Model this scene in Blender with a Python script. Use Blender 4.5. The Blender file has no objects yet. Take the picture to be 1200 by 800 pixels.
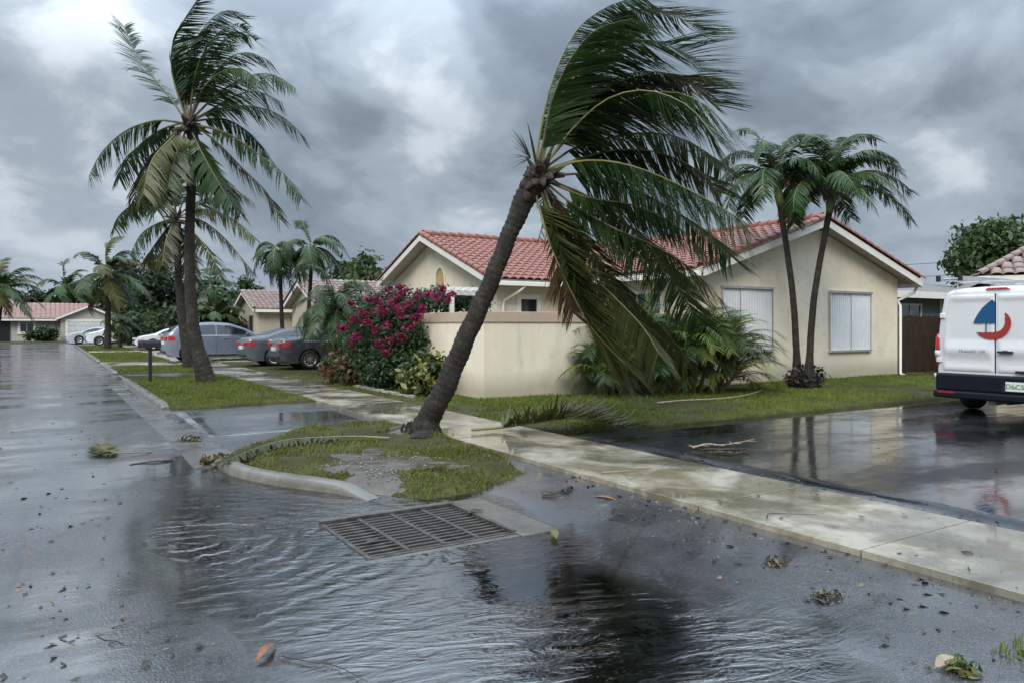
import bpy, bmesh, math, random
import numpy as np
from mathutils import Vector, Matrix
random.seed(11); RNG = np.random.default_rng(11)
SC = bpy.context.scene
COL = SC.collection
# ------------------------------------------------------------------ camera
YAW = math.radians(32.2); FPX = 867.0; EYE = 1.6; HOR = 382.0
cd = bpy.data.cameras.new("camera"); cam = bpy.data.objects.new("camera", cd); COL.objects.link(cam)
cd.sensor_width = 36; cd.lens = FPX/1200*36; cd.shift_y = -(400-HOR)/1200; cd.clip_start = 0.05; cd.clip_end = 3000
cam.location = (0, 0, EYE); cam.rotation_euler = (math.pi/2, 0, -YAW); SC.camera = cam
# ------------------------------------------------------------------ sky + sun
w = bpy.data.worlds.new("World"); SC.world = w; w.use_nodes = True
SUN_EL, SUN_AZ = math.radians(38), math.radians(226)      # azimuth of the sun clockwise from +Y
def world():
    nt = w.node_tree; N = nt.nodes; L = nt.links; N.clear()
    out = N.new('ShaderNodeOutputWorld'); bg = N.new('ShaderNodeBackground'); bg.inputs[1].default_value = 0.1
    sky = N.new('ShaderNodeTexSky'); sky.sky_type = 'NISHITA'; sky.sun_disc = False
    sky.sun_elevation = SUN_EL; sky.sun_rotation = SUN_AZ; sky.dust_density = 3
    tc = N.new('ShaderNodeTexCoord')
    sep = N.new('ShaderNodeSeparateXYZ'); L.new(tc.outputs['Generated'], sep.inputs[0])
    def math_(op, a, b=None, clamp=False):
        m = N.new('ShaderNodeMath'); m.operation = op; m.use_clamp = clamp
        for i, v in enumerate((a, b)):
            if v is None: continue
            if isinstance(v, (int, float)): m.inputs[i].default_value = v
            else: L.new(v, m.inputs[i])
        return m.outputs[0]
    z = math_('MAXIMUM', sep.outputs[2], 0.0)
    den = math_('ADD', z, 0.50)
    cx = math_('DIVIDE', sep.outputs[0], den); cy = math_('DIVIDE', sep.outputs[1], den)
    comb = N.new('ShaderNodeCombineXYZ'); L.new(cx, comb.inputs[0]); L.new(cy, comb.inputs[1])
    def noise(scale, detail, rough, dist, off):
        mp = N.new('ShaderNodeMapping'); mp.inputs['Location'].default_value = off; L.new(comb.outputs[0], mp.inputs[0])
        n = N.new('ShaderNodeTexNoise'); n.inputs['Scale'].default_value = scale; n.inputs['Detail'].default_value = detail
        n.inputs['Roughness'].default_value = rough; n.inputs['Distortion'].default_value = dist
        L.new(mp.outputs[0], n.inputs[0]); return n.outputs[0]
    n1 = noise(1.7, 8, 0.50, 0.25, (3.1, 1.7, 0)); n2 = noise(4.6, 9, 0.54, 0.3, (7.3, 2.2, 0)); n3 = noise(0.9, 3, .5, 0, (1.3, 9.2, 0))
    s = math_('ADD', math_('MULTIPLY', n1, 0.55), math_('MULTIPLY', n2, 0.45))
    s = math_('ADD', s, math_('MULTIPLY', math_('SUBTRACT', n3, 0.5), 0.35))
    # breaks in the cloud deck where it is thin and bright: direction, spread, amount
    for (px, py, sp, am) in BREAKS:
        d = (F_*1.0 + R_*((px-600)/FPX) + Vector((0, 0, (HOR-py)/FPX))).normalized()
        vd = N.new('ShaderNodeVectorMath'); vd.operation = 'DISTANCE'; L.new(tc.outputs['Generated'], vd.inputs[0]); vd.inputs[1].default_value = d
        g = math_('MULTIPLY', vd.outputs['Value'], 1.0/sp)
        g = math_('POWER', 2.718, math_('MULTIPLY', math_('MULTIPLY', g, g), -1.0))
        g = math_('MULTIPLY', g, am)
        s = math_('ADD', s, g)
    ramp = N.new('ShaderNodeValToRGB'); L.new(s, ramp.inputs[0])
    cr = ramp.color_ramp; cr.interpolation = 'EASE'
    stops = [(0.33, (0.80, 0.98, 1.20)), (0.45, (1.28, 1.55, 1.86)), (0.54, (2.0, 2.35, 2.72)), (0.63, (3.5, 3.85, 4.2)), (0.76, (5.6, 5.9, 6.1))]
    cr.elements[0].position = stops[0][0]; cr.elements[0].color = (*[c/10 for c in stops[0][1]], 1)
    cr.elements[1].position = stops[-1][0]; cr.elements[1].color = (*[c/10 for c in stops[-1][1]], 1)
    for p, c in stops[1:-1]:
        e = cr.elements.new(p); e.color = (*[v/10 for v in c], 1)
    # overcast sky, with an added overhead boost to light walls and water reflections
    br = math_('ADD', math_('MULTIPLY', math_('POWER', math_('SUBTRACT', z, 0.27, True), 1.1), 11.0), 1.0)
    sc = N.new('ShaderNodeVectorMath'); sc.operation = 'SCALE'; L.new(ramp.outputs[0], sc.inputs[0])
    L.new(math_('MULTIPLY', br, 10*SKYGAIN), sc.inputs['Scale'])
    # thin bright haze at the horizon
    hz = N.new('ShaderNodeMix'); hz.data_type = 'RGBA'
    hf = math_('MULTIPLY', math_('SUBTRACT', 1.0, math_('DIVIDE', z, 0.16), True), 0.70)
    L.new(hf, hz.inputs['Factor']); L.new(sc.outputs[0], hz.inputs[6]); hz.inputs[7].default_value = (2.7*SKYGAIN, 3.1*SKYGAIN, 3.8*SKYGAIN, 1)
    mx = N.new('ShaderNodeMix'); mx.data_type = 'RGBA'; mx.inputs['Factor'].default_value = 0.94
    L.new(sky.outputs[0], mx.inputs[6]); L.new(hz.outputs[2], mx.inputs[7])
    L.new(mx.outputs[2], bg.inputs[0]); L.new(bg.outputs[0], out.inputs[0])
F_ = Vector((math.sin(YAW), math.cos(YAW), 0)); R_ = Vector((math.cos(YAW), -math.sin(YAW), 0))
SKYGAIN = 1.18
BREAKS = [(75, 50, .11, .10), (500, 135, .085, .16), (395, 60, .08, .02), (1000, 60, .08, .03), (560, 190, .12, .10), (1100, 130, .10, .05), (300, 110, .15, -.05), (960, 90, .2, .05),
          (650, 50, .14, -.16), (330, 20, .16, -.05), (870, 30, .2, -.10), (420, 140, .045, -.06), (1120, 60, .16, -.09), (1050, 230, .2, .03), (1010, 0, .1, -.05)]
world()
sl = bpy.data.lights.new("sun", 'SUN'); sl.energy = 1.5; sl.angle = math.radians(25); sl.color = (1, .91, .78)
so = bpy.data.objects.new("sun", sl); COL.objects.link(so)
sd = Vector((math.sin(SUN_AZ)*math.cos(SUN_EL), math.cos(SUN_AZ)*math.cos(SUN_EL), math.sin(SUN_EL)))
so.rotation_euler = sd.to_track_quat('Z', 'Y').to_euler()
SC.view_settings.view_transform = 'Standard'; SC.view_settings.look = 'None'; SC.view_settings.exposure = 0.62; SC.view_settings.gamma = 1
SC.cycles.max_bounces = 8; SC.cycles.transparent_max_bounces = 12
# ------------------------------------------------------------------ placing
def G(px, py, z=0.0):
    D = FPX*(EYE-z)/(py-HOR); p = F_*D + R_*((px-600)/FPX*D); return Vector((p.x, p.y, z))
def S(px, py, D):
    p = F_*D + R_*((px-600)/FPX*D); return Vector((p.x, p.y, EYE+(HOR-py)*D/FPX))
def depth(x, y): return x*F_.x+y*F_.y
# ------------------------------------------------------------------ objects
def tag(o, label=None, cat=None, group=None, kind=None):
    if label: o['label'] = label
    if cat: o['category'] = cat
    if group: o['group'] = group
    if kind: o['kind'] = kind
    return o
def empty(name, loc, rz=0, label=None, cat=None, group=None):
    o = bpy.data.objects.new(name, None); COL.objects.link(o); o.location = loc; o.rotation_euler = (0, 0, rz)
    o.empty_display_size = .2
    return tag(o, label, cat, group)
class MB:
    def __init__(s): s.v = []; s.f = []; s.m = []
    def add(s, vs, fs, mi=0):
        n = len(s.v); s.v.extend([tuple(v) for v in vs]); s.f.extend([tuple(i+n for i in f) for f in fs]); s.m.extend([mi]*len(fs)); return s
    def box(s, a, b, mi=0):
        x0, y0, z0 = a; x1, y1, z1 = b
        return s.add([(x0,y0,z0),(x1,y0,z0),(x1,y1,z0),(x0,y1,z0),(x0,y0,z1),(x1,y0,z1),(x1,y1,z1),(x0,y1,z1)],
              [(0,3,2,1),(4,5,6,7),(0,1,5,4),(1,2,6,5),(2,3,7,6),(3,0,4,7)], mi)
    def prism(s, poly, d, mi=0):            # poly: list of Vectors (planar), extruded along vector d
        n = len(poly); d = Vector(d); vs = [Vector(p) for p in poly]+[Vector(p)+d for p in poly]
        return s.add(vs, [tuple(range(n-1, -1, -1)), tuple(range(n, 2*n))]+[(i, (i+1)%n, n+(i+1)%n, n+i) for i in range(n)], mi)
    def tube(s, pts, rad, n=8, mi=0, cap=True, flat=1.0):
        pts = [Vector(p) for p in pts]; rings = []
        up = Vector((0, 0, 1)); u0 = None
        for i, p in enumerate(pts):
            t = (pts[min(i+1, len(pts)-1)]-pts[max(i-1, 0)]).normalized()
            if u0 is None:
                u0 = t.orthogonal().normalized()
            u = (u0 - t*u0.dot(t)).normalized(); u0 = u; v = t.cross(u)
            r = rad[i] if hasattr(rad, '__len__') else rad
            rings.append([p+(u*math.cos(2*math.pi*k/n)+v*math.sin(2*math.pi*k/n)*flat)*r for k in range(n)])
        vs = [q for r in rings for q in r]; fs = []
        for i in range(len(rings)-1):
            for k in range(n):
                fs.append((i*n+k, i*n+(k+1)%n, (i+1)*n+(k+1)%n, (i+1)*n+k))
        if cap: fs.append(tuple(range(n-1, -1, -1))); fs.append(tuple((len(rings)-1)*n+k for k in range(n)))
        return s.add(vs, fs, mi)
    def build(s, name, mats, parent=None, smooth=False, bevel=0, loc=None):
        me = bpy.data.meshes.new(name); me.from_pydata(s.v, [], s.f)
        if not isinstance(mats, (list, tuple)): mats = [mats]
        for m in mats: me.materials.append(m)
        if len(mats) > 1: me.polygons.foreach_set('material_index', s.m)
        if smooth: me.polygons.foreach_set('use_smooth', [True]*len(me.polygons))
        me.update()
        o = bpy.data.objects.new(name, me); COL.objects.link(o)
        if parent is not None: o.parent = parent
        if loc is not None: o.location = loc
        if bevel:
            b = o.modifiers.new('bevel', 'BEVEL'); b.width = bevel; b.segments = 2; b.limit_method = 'ANGLE'; b.angle_limit = math.radians(40)
        return o
def splitbuild(mb, name, mats, parent=None, bevel=0, smooth=False):
    """each 8-vertex box of the builder becomes an object of its own"""
    for k in range(0, len(mb.v), 8):
        q = MB(); q.v = mb.v[k:k+8]; q.f = [tuple(i-k for i in f) for f in mb.f if k <= f[0] < k+8]; q.m = [0]*len(q.f)
        o = q.build(name, mats, parent, smooth, bevel)
    return o
def npmesh(name, V, Fq, mats, parent=None, smooth=False, mi=None):
    """V (n,3) array, Fq (m,k) array of equal-sized faces"""
    me = bpy.data.meshes.new(name); V = np.asarray(V, dtype=np.float32); Fq = np.asarray(Fq, dtype=np.int32); k = Fq.shape[1]
    me.vertices.add(len(V)); me.vertices.foreach_set('co', V.ravel())
    me.loops.add(Fq.size); me.loops.foreach_set('vertex_index', Fq.ravel())
    me.polygons.add(len(Fq)); me.polygons.foreach_set('loop_start', np.arange(0, Fq.size, k, dtype=np.int32))
    me.polygons.foreach_set('loop_total', np.full(len(Fq), k, dtype=np.int32))
    if not isinstance(mats, (list, tuple)): mats = [mats]
    for m in mats: me.materials.append(m)
    if mi is not None: me.polygons.foreach_set('material_index', np.asarray(mi, dtype=np.int32))
    if smooth: me.polygons.foreach_set('use_smooth', np.ones(len(Fq), dtype=bool))
    me.update(calc_edges=True); me.validate()
    o = bpy.data.objects.new(name, me); COL.objects.link(o)
    if parent is not None: o.parent = parent
    return o
def copy_tree(o, parent=None):
    c = o.copy(); COL.objects.link(c)
    if parent is not None: c.parent = parent
    for ch in list(o.children): copy_tree(ch, c)
    return c
# ------------------------------------------------------------------ materials
class NB:
    def __init__(s, name):
        s.m = bpy.data.materials.new(name); s.m.use_nodes = True; s.nt = s.m.node_tree; s.N = s.nt.nodes; s.L = s.nt.links
        s.p = s.N.get('Principled BSDF'); s.out = s.N.get('Material Output'); s.tc = None
    def coord(s, scale=(1, 1, 1), kind='Object', loc=(0, 0, 0)):
        if s.tc is None: s.tc = s.N.new('ShaderNodeTexCoord')
        mp = s.N.new('ShaderNodeMapping'); mp.inputs['Scale'].default_value = scale; mp.inputs['Location'].default_value = loc
        s.L.new(s.tc.outputs[kind], mp.inputs[0]); return mp.outputs[0]
    def noise(s, scale, detail=4, rough=.5, dist=0, vec=None, xyz=(1, 1, 1), loc=(0, 0, 0)):
        n = s.N.new('ShaderNodeTexNoise'); n.inputs['Scale'].default_value = scale; n.inputs['Detail'].default_value = detail
        n.inputs['Roughness'].default_value = rough; n.inputs['Distortion'].default_value = dist
        s.L.new(vec if vec is not None else s.coord(xyz, loc=loc), n.inputs[0]); return n.outputs[0]
    def coln(s, scale):
        n = s.N.new('ShaderNodeTexNoise'); n.inputs['Scale'].default_value = scale; n.inputs['Detail'].default_value = 6; s.L.new(s.coord(), n.inputs[0]); return n.outputs[1]
    def vor(s, scale, feat='F1', out='Distance', vec=None):
        n = s.N.new('ShaderNodeTexVoronoi'); n.feature = feat; n.inputs['Scale'].default_value = scale
        s.L.new(vec if vec is not None else s.coord(), n.inputs[0]); return n.outputs[out]
    def ramp(s, fac, stops):
        r = s.N.new('ShaderNodeValToRGB'); s.L.new(fac, r.inputs[0]); cr = r.color_ramp
        cols = [(p, (c, c, c, 1) if isinstance(c, (int, float)) else (*c, 1)) for p, c in stops]
        cr.elements[0].position, cr.elements[0].color = cols[0]; cr.elements[1].position, cr.elements[1].color = cols[-1]
        for p, c in cols[1:-1]:
            e = cr.elements.new(p); e.color = c
        return r.outputs[0]
    def math(s, op, a, b=None, clamp=False):
        m = s.N.new('ShaderNodeMath'); m.operation = op; m.use_clamp = clamp
        for i, v in enumerate((a, b)):
            if v is None: continue
            if isinstance(v, (int, float)): m.inputs[i].default_value = v
            else: s.L.new(v, m.inputs[i])
        return m.outputs[0]
    def mix(s, f, a, b, mode='MIX'):
        m = s.N.new('ShaderNodeMix'); m.data_type = 'RGBA'; m.blend_type = mode
        for i, v in ((0, f), (6, a), (7, b)):
            if isinstance(v, (int, float)) and i == 0: m.inputs[0].default_value = v
            elif isinstance(v, (tuple, list)): m.inputs[i].default_value = (*v, 1)
            else: s.L.new(v, m.inputs[i])
        return m.outputs[2]
    def bump(s, h, dist, strength=1.0, prev=None):
        b = s.N.new('ShaderNodeBump'); b.inputs['Distance'].default_value = dist
        if isinstance(strength, (int, float)): b.inputs['Strength'].default_value = strength
        else: s.L.new(strength, b.inputs['Strength'])
        s.L.new(h, b.inputs['Height'])
        if prev is not None: s.L.new(prev, b.inputs['Normal'])
        return b.outputs[0]
    def set(s, **k):
        names = dict(base='Base Color', rough='Roughness', metal='Metallic', normal='Normal', coat='Coat Weight', coatr='Coat Roughness', ior='IOR', spec='Specular IOR Level', emit='Emission Color', emits='Emission Strength', trans='Transmission Weight', alpha='Alpha', sss='Subsurface Weight', coatn='Coat Normal')
        for a, v in k.items():
            i = s.p.inputs[names[a]]
            if isinstance(v, (int, float)): i.default_value = v
            elif isinstance(v, (tuple, list)): i.default_value = (*v, 1)
            else: s.L.new(v, i)
        return s.m
def simple(name, c, rough=.6, var=.18, scale=6, bump=0, bscale=60, metal=0, coat=0, spec=.5, detail=5):
    b = NB(name); n = b.noise(scale, detail, .6)
    lo = tuple(max(0, v*(1-var)) for v in c); hi = tuple(min(1, v*(1+var)) for v in c)
    b.set(base=b.ramp(n, [(.3, lo), (.7, hi)]), rough=rough, metal=metal, coat=coat, spec=spec)
    if bump: b.set(normal=b.bump(b.noise(bscale, 6, .6), bump))
    return b.m
def leafmat(name, c, c2=None, scale=1.5, rough=.45, trans=.35, rnd=.25):
    b = NB(name); c2 = c2 or tuple(v*.55 for v in c)
    n = b.noise(scale, 6, .7); col = b.ramp(n, [(.32, c2), (.68, c)])
    oi = b.N.new('ShaderNodeObjectInfo'); k = b.math('ADD', b.math('MULTIPLY', oi.outputs['Random'], rnd*2), 1-rnd)
    hsv = b.N.new('ShaderNodeHueSaturation'); b.L.new(col, hsv.inputs['Color']); b.L.new(k, hsv.inputs['Value'])
    b.set(base=hsv.outputs[0], rough=rough, spec=.35)
    t = b.N.new('ShaderNodeBsdfTranslucent'); b.L.new(hsv.outputs[0], t.inputs[0]); ms = b.N.new('ShaderNodeMixShader'); ms.inputs[0].default_value = trans
    b.L.new(b.p.outputs[0], ms.inputs[1]); b.L.new(t.outputs[0], ms.inputs[2]); b.L.new(ms.outputs[0], b.out.inputs[0])
    return b.m
M = {}
def wet_asphalt(name, lo, hi, wet=.5, ripple=0.0, coarse=1.0, cior=2.2, bspec=.6):
    b = NB(name); big = b.noise(.55, 6, .62, .6, xyz=(.45, 1.6, 1)); med = b.noise(3.2, 6, .6); fine = b.noise(130, 2, .6); sp = b.vor(70)
    wa = b.N.new('ShaderNodeAttribute'); wa.attribute_name = 'wet'; mask = b.math('MAXIMUM', b.ramp(b.math('ADD', b.math('MULTIPLY', big, .75), b.math('MULTIPLY', med, .25)), [(.40, 0.0), (.56, 1.0)]), wa.outputs['Fac'])   # 1 = film of water
    col = b.ramp(fine, [(.3, lo), (.7, hi)]); col = b.mix(.5*min(1, coarse+.2), col, b.ramp(sp, [(.08, tuple(v*3.6 for v in hi)), (.40, lo)]))
    stain = b.noise(1.1, 8, .7, .4); col = b.mix(.9, col, b.ramp(stain, [(.34, .40), (.62, 1.1)]), 'MULTIPLY'); crk = b.vor(.42, 'DISTANCE_TO_EDGE', vec=b.mix(.10, b.coord(), b.coln(3))); col = b.mix(.5, col, b.ramp(crk, [(.0, .25), (.012, 1.0)]), 'MULTIPLY')
    rough = b.math('ADD', b.math('MULTIPLY', b.math('SUBTRACT', 1.0, mask), .30), .42-.36*wet)
    rough = b.math('ADD', rough, b.math('MULTIPLY', med, .10))
    agg = b.math('ADD', b.math('MULTIPLY', sp, .7), b.math('MULTIPLY', fine, .5))
    st = b.math('ADD', b.math('MULTIPLY', b.math('SUBTRACT', 1.0, mask), .85*coarse), .10*coarse)
    nrm = b.bump(agg, .0035, st)
    rp = b.noise(9, 4, .5, .4, xyz=(1.0, 2.2, 1)); nrm = b.bump(rp, .006+ripple, .35, nrm)
    b.p.inputs['Coat IOR'].default_value = cior
    return b.set(base=col, rough=rough, normal=nrm, spec=bspec, ior=1.55, coat=b.math('ADD', b.math('MULTIPLY', mask, .7), .3), coatr=b.math('ADD', b.math('MULTIPLY', b.math('SUBTRACT', 1.0, mask), .15), .11-.09*wet), coatn=b.bump(agg, .0022*coarse, b.math('ADD', b.math('MULTIPLY', b.math('SUBTRACT', 1.0, mask), .7), .05), b.bump(rp, .004+ripple, .25)))
M['asphalt'] = wet_asphalt('wet_grey_asphalt', (.026, .026, .029), (.075, .076, .08), .70, 0, 1.0, 2.6)
M['blacktop'] = wet_asphalt('wet_black_driveway', (.010, .011, .013), (.016, .017, .020), .99, .0, .3, 1.5, .05)
M['apron'] = wet_asphalt('wet_side_driveway', (.05, .052, .06), (.085, .09, .10), .99, .0, .3, 2.8)
def concrete(name, a, c, dirt, wet=.3, dirtamt=.5, scale=1.3):
    b = NB(name); n = b.noise(scale, 8, .65, .5); f = b.noise(70, 3, .6); d = b.noise(scale*.7, 7, .6, 1.0, loc=(3, 1, 5))
    col = b.ramp(f, [(.3, a), (.7, c)]); col = b.mix(b.ramp(n, [(.60-dirtamt*.3, 0.0), (.72, .85)]), col, dirt)
    col = b.mix(.5, col, b.ramp(b.noise(5, 8, .7), [(.3, .6), (.62, 1.0)]), 'MULTIPLY')
    r = b.ramp(d, [(.40, .50-.2*wet), (.6, .14)])
    return b.set(base=col, rough=r, normal=b.bump(b.math('ADD', b.math('MULTIPLY', f, .4), n), .004, .6), spec=.6)
def slabmat():
    b = NB('stained_wet_sidewalk'); f = b.noise(90, 3, .6); n = b.noise(1.1, 8, .62, .8); m = b.noise(4.5, 8, .72, .4); g = b.noise(.7, 6, .6, .6, loc=(4, 9, 2))
    col = b.ramp(f, [(.3, (.29, .262, .205)), (.7, (.39, .36, .295))])
    col = b.mix(b.ramp(n, [(.42, 0.0), (.58, .88)]), col, (.115, .092, .045))            # tannin-brown stain
    col = b.mix(b.ramp(m, [(.50, 0.0), (.64, .55)]), col, (.085, .075, .045))
    pool = b.ramp(g, [(.46, 0.0), (.56, 1.0)]); col = b.mix(b.math('MULTIPLY', pool, .55), col, (.10, .092, .06))
    return b.set(base=col, rough=b.math('SUBTRACT', .50, b.math('MULTIPLY', pool, .25)), coat=b.math('ADD', b.math('MULTIPLY', pool, .8), .1), coatr=.05, normal=b.bump(b.math('ADD', b.math('MULTIPLY', f, .5), m), .004, .6), spec=.5)
M['slab'] = slabmat()
M['curb'] = concrete('wet_curb_concrete', (.125, .118, .10), (.21, .20, .17), (.05, .045, .03), .6, .9, 2.5)
M['gutterpan'] = concrete('wet_gutter_concrete', (.10, .10, .10), (.17, .17, .165), (.06, .06, .055), .9, .5, 2)
M['frameconc'] = concrete('drain_surround_concrete', (.085, .083, .074), (.15, .146, .13), (.055, .052, .042), .8, .7, 3)
def grassmat(name, lo, mid, hi, scale=1.2):
    b = NB(name); n = b.noise(scale, 7, .7); f = b.noise(30, 4, .7)
    col = b.ramp(b.math('ADD', b.math('MULTIPLY', n, .6), b.math('MULTIPLY', f, .4)), [(.34, lo), (.5, mid), (.64, hi)])
    return b.set(base=col, rough=.85, spec=.12, normal=b.bump(f, .03, .8))
M['soilgrass'] = grassmat('turf_soil', (.030, .022, .012), (.052, .050, .02), (.075, .092, .026))
M['blade'] = grassmat('grass_blades', (.070, .095, .018), (.115, .165, .028), (.18, .23, .05))
M['blade_dry'] = grassmat('dry_grass_blades', (.075, .055, .02), (.11, .095, .03), (.17, .145, .05))
M['mud'] = concrete('wet_mud', (.050, .036, .022), (.105, .082, .055), (.03, .026, .02), .9, .6, 4)
M['stucco'] = concrete('cream_stucco', (.56, .50, .40), (.62, .56, .455), (.50, .44, .34), 0, -.1, .9)
def stucco(name, c, stain):
    b = NB(name); n = b.noise(1.1, 8, .65, .3, xyz=(1, 1, .6)); f = b.noise(55, 5, .7); dr = b.noise(1.8, 7, .7, 1.2, xyz=(1, 1, .3))
    col = b.ramp(n, [(.35, tuple(v*.88 for v in c)), (.65, tuple(v*1.03 for v in c))])
    col = b.mix(b.ramp(dr, [(.54, 0.0), (.76, .45)]), col, stain)
    col = b.mix(b.ramp(b.noise(2.6, 8, .7, .8, loc=(5, 5, 1)), [(.55, 0.0), (.74, .38)]), col, tuple(v*.8 for v in stain))
    # splash-back grime low on the wall
    sep = b.N.new('ShaderNodeSeparateXYZ'); b.L.new(b.coord(), sep.inputs[0])
    low = b.math('SUBTRACT', 1.0, b.math('DIVIDE', b.math('ADD', sep.outputs[2], b.math('MULTIPLY', n, -.45)), .42), True)
    col = b.mix(b.math('MULTIPLY', low, .55), col, (.20, .19, .12))
    return b.set(base=col, rough=.85, spec=.2, normal=b.bump(f, .008, .7))
M['stucco'] = stucco('cream_stucco_wall', (.76, .69, .555), (.42, .38, .28))
M['stucco_house'] = stucco('pale_stucco_house', (.76, .695, .56), (.44, .40, .31))
M['cap'] = stucco('pinkish_wall_cap', (.46, .36, .28), (.30, .24, .18))
M['stucco_far'] = stucco('tan_stucco', (.46, .42, .34), (.36, .33, .27))
M['niche'] = simple('ochre_niche', (.42, .31, .16), .85)
M['white'] = simple('white_paint', (.72, .71, .67), .45, .06, 3)
M['soffit'] = simple('soffit_beige', (.46, .42, .35), .7, .08, 3)
M['shutter'] = simple('storm_shutter_steel', (.66, .70, .73), .38, .07, 2, metal=.0, spec=.6)
M['dark'] = simple('dark_interior', (.012, .013, .015), .4)
M['glass'] = simple('window_glass', (.018, .022, .026), .06, .1, spec=1.0)
def tilemat(name, a, c, d):
    b = NB(name); n = b.noise(2.2, 7, .7); f = b.noise(22, 5, .7); oi = b.N.new('ShaderNodeObjectInfo')
    col = b.ramp(b.math('ADD', b.math('MULTIPLY', n, .55), b.math('MULTIPLY', f, .45)), [(.34, d), (.5, a), (.66, c)])
    return b.set(base=col, rough=.42, spec=.5, normal=b.bump(f, .006, .6))
M['tile'] = tilemat('red_clay_tile', (.215, .068, .043), (.31, .122, .08), (.085, .034, .025))
M['tile_dull'] = tilemat('weathered_brown_tile', (.20, .135, .115), (.30, .215, .185), (.10, .07, .06))
M['tile_pink'] = tilemat('far_pink_roof', (.27, .15, .125), (.33, .20, .17), (.20, .11, .09))
M['shingle'] = simple('grey_shingle', (.15, .145, .14), .8, .3, 8)
M['wood'] = simple('dark_fence_wood', (.036, .021, .014), .6, .45, 4, .006, 30)
M['bark'] = simple('bark_grey_brown', (.13, .115, .095), .8, .5, 9, .02, 25)
def palmbark():
    b = NB('wet_palm_bark'); n = b.noise(5, 8, .7, xyz=(1, 1, 1)); f = b.noise(38, 6, .75); v = b.noise(14, 5, .7, xyz=(3, 3, .5))
    col = b.ramp(b.math('ADD', b.math('MULTIPLY', n, .5), b.math('MULTIPLY', f, .5)), [(.40, (.012, .011, .009)), (.53, (.034, .029, .022)), (.68, (.12, .11, .09))])
    return b.set(base=col, rough=.68, spec=.3, normal=b.bump(b.math('ADD', f, v), .03, 1.0))
M['palmbark'] = palmbark()
M['frond'] = leafmat('coconut_frond_green', (.052, .098, .028), (.024, .052, .021), 1.2, .34, .25, .28)
M['frond_olive'] = leafmat('coconut_frond_olive', (.085, .092, .026), (.035, .048, .018), 1.8, .38, .25, .35)
M['frond_yel'] = leafmat('coconut_frond_yellowing', (.13, .12, .032), (.055, .065, .022), 1.6, .4, .28, .2)
M['frond_dead'] = leafmat('dead_frond_brown', (.13, .075, .035), (.055, .034, .02), 3, .7, .2, .3)
M['rachis'] = simple('frond_stem_yellow_green', (.155, .155, .055), .4, .25, 5)
M['rachis_dark'] = simple('frond_stem_dull', (.10, .085, .04), .5, .4, 5)
M['husk'] = simple('palm_fibre_husk', (.038, .025, .016), .85, .6, 15, .03, 40)
M['coconut'] = simple('coconut_green', (.09, .10, .035), .4)
M['shaft'] = simple('crownshaft_green', (.14, .19, .07), .4, .3, 3)
M['arecagreen'] = leafmat('areca_leaf', (.065, .120, .024), (.024, .062, .014), 1.3, .32, .3, .35)
M['areca_yellow'] = leafmat('areca_leaf_yellow', (.20, .23, .035), (.07, .12, .02), 1.8, .35, .3, .3)
M['xmas'] = leafmat('christmas_palm_leaf', (.048, .098, .028), (.020, .046, .018), 1.3, .35, .22, .25)
M['tree1'] = leafmat('dark_tree_leaf', (.034, .062, .02), (.013, .028, .012), .8, .5, .25, .1)
M['tree2'] = leafmat('mid_tree_leaf', (.06, .10, .03), (.022, .042, .015), .8, .5, .25, .1)
M['seagrape'] = leafmat('round_tree_leaf', (.075, .12, .03), (.022, .045, .018), 1.1, .4, .25, .1)
M['bougleaf'] = leafmat('bougainvillea_leaf', (.045, .085, .028), (.016, .036, .016), 4, .45, .25, .1)
M['bract'] = leafmat('magenta_bract', (.27, .014, .080), (.11, .007, .03), 6, .5, .4, .1)
M['croton_red'] = leafmat('croton_leaf_red', (.17, .06, .03), (.06, .06, .025), 9, .4, .2, .1)
M['croton_yel'] = leafmat('croton_leaf_yellow', (.25, .25, .06), (.10, .10, .04), 9, .4, .2, .1)
M['purple'] = leafmat('dark_purple_leaf', (.035, .025, .026), (.014, .016, .012), 9, .4, .1, .1)
M['drybrown'] = simple('dry_brown_leaf', (.20, .085, .04), .55, .35, 20)
M['paleleaf'] = simple('pale_spathe', (.27, .21, .14), .6, .25, 10)
M['pebble'] = concrete('washed_pebble', (.10, .095, .085), (.24, .23, .21), (.06, .05, .04), .3, .5, 20)
M['stone'] = concrete('edging_stone', (.25, .24, .21), (.42, .40, .36), (.10, .09, .07), .3, .4, 6)
M['debris'] = simple('wet_debris', (.035, .026, .018), .45, .6, 20)
M['litter'] = simple('leaf_litter', (.10, .09, .04), .5, .7, 40)
M['foam'] = simple('pale_foam', (.22, .23, .24), .5, .2, 60)
M['tyre'] = simple('tyre_rubber', (.014, .014, .015), .7)
M['rim'] = simple('alloy_rim', (.42, .43, .45), .3, .1, metal=.8)
M['plastic'] = simple('black_plastic', (.012, .014, .018), .5)
M['navy'] = simple('navy_black_cladding', (.004, .006, .012), .5, spec=.3)
M['chrome'] = simple('chrome', (.6, .6, .62), .15, .05, metal=1)
M['red_lens'] = simple('red_lens', (.42, .012, .02), .12, .2, coat=1)
M['clear_lens'] = simple('clear_lens', (.55, .56, .58), .12, .1, coat=1)
M['iron'] = simple('galvanised_iron', (.085, .08, .074), .38, .6, 9, .004, 50, metal=.45)
M['alu'] = simple('aluminium', (.55, .55, .54), .35, .15, metal=.7)
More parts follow.
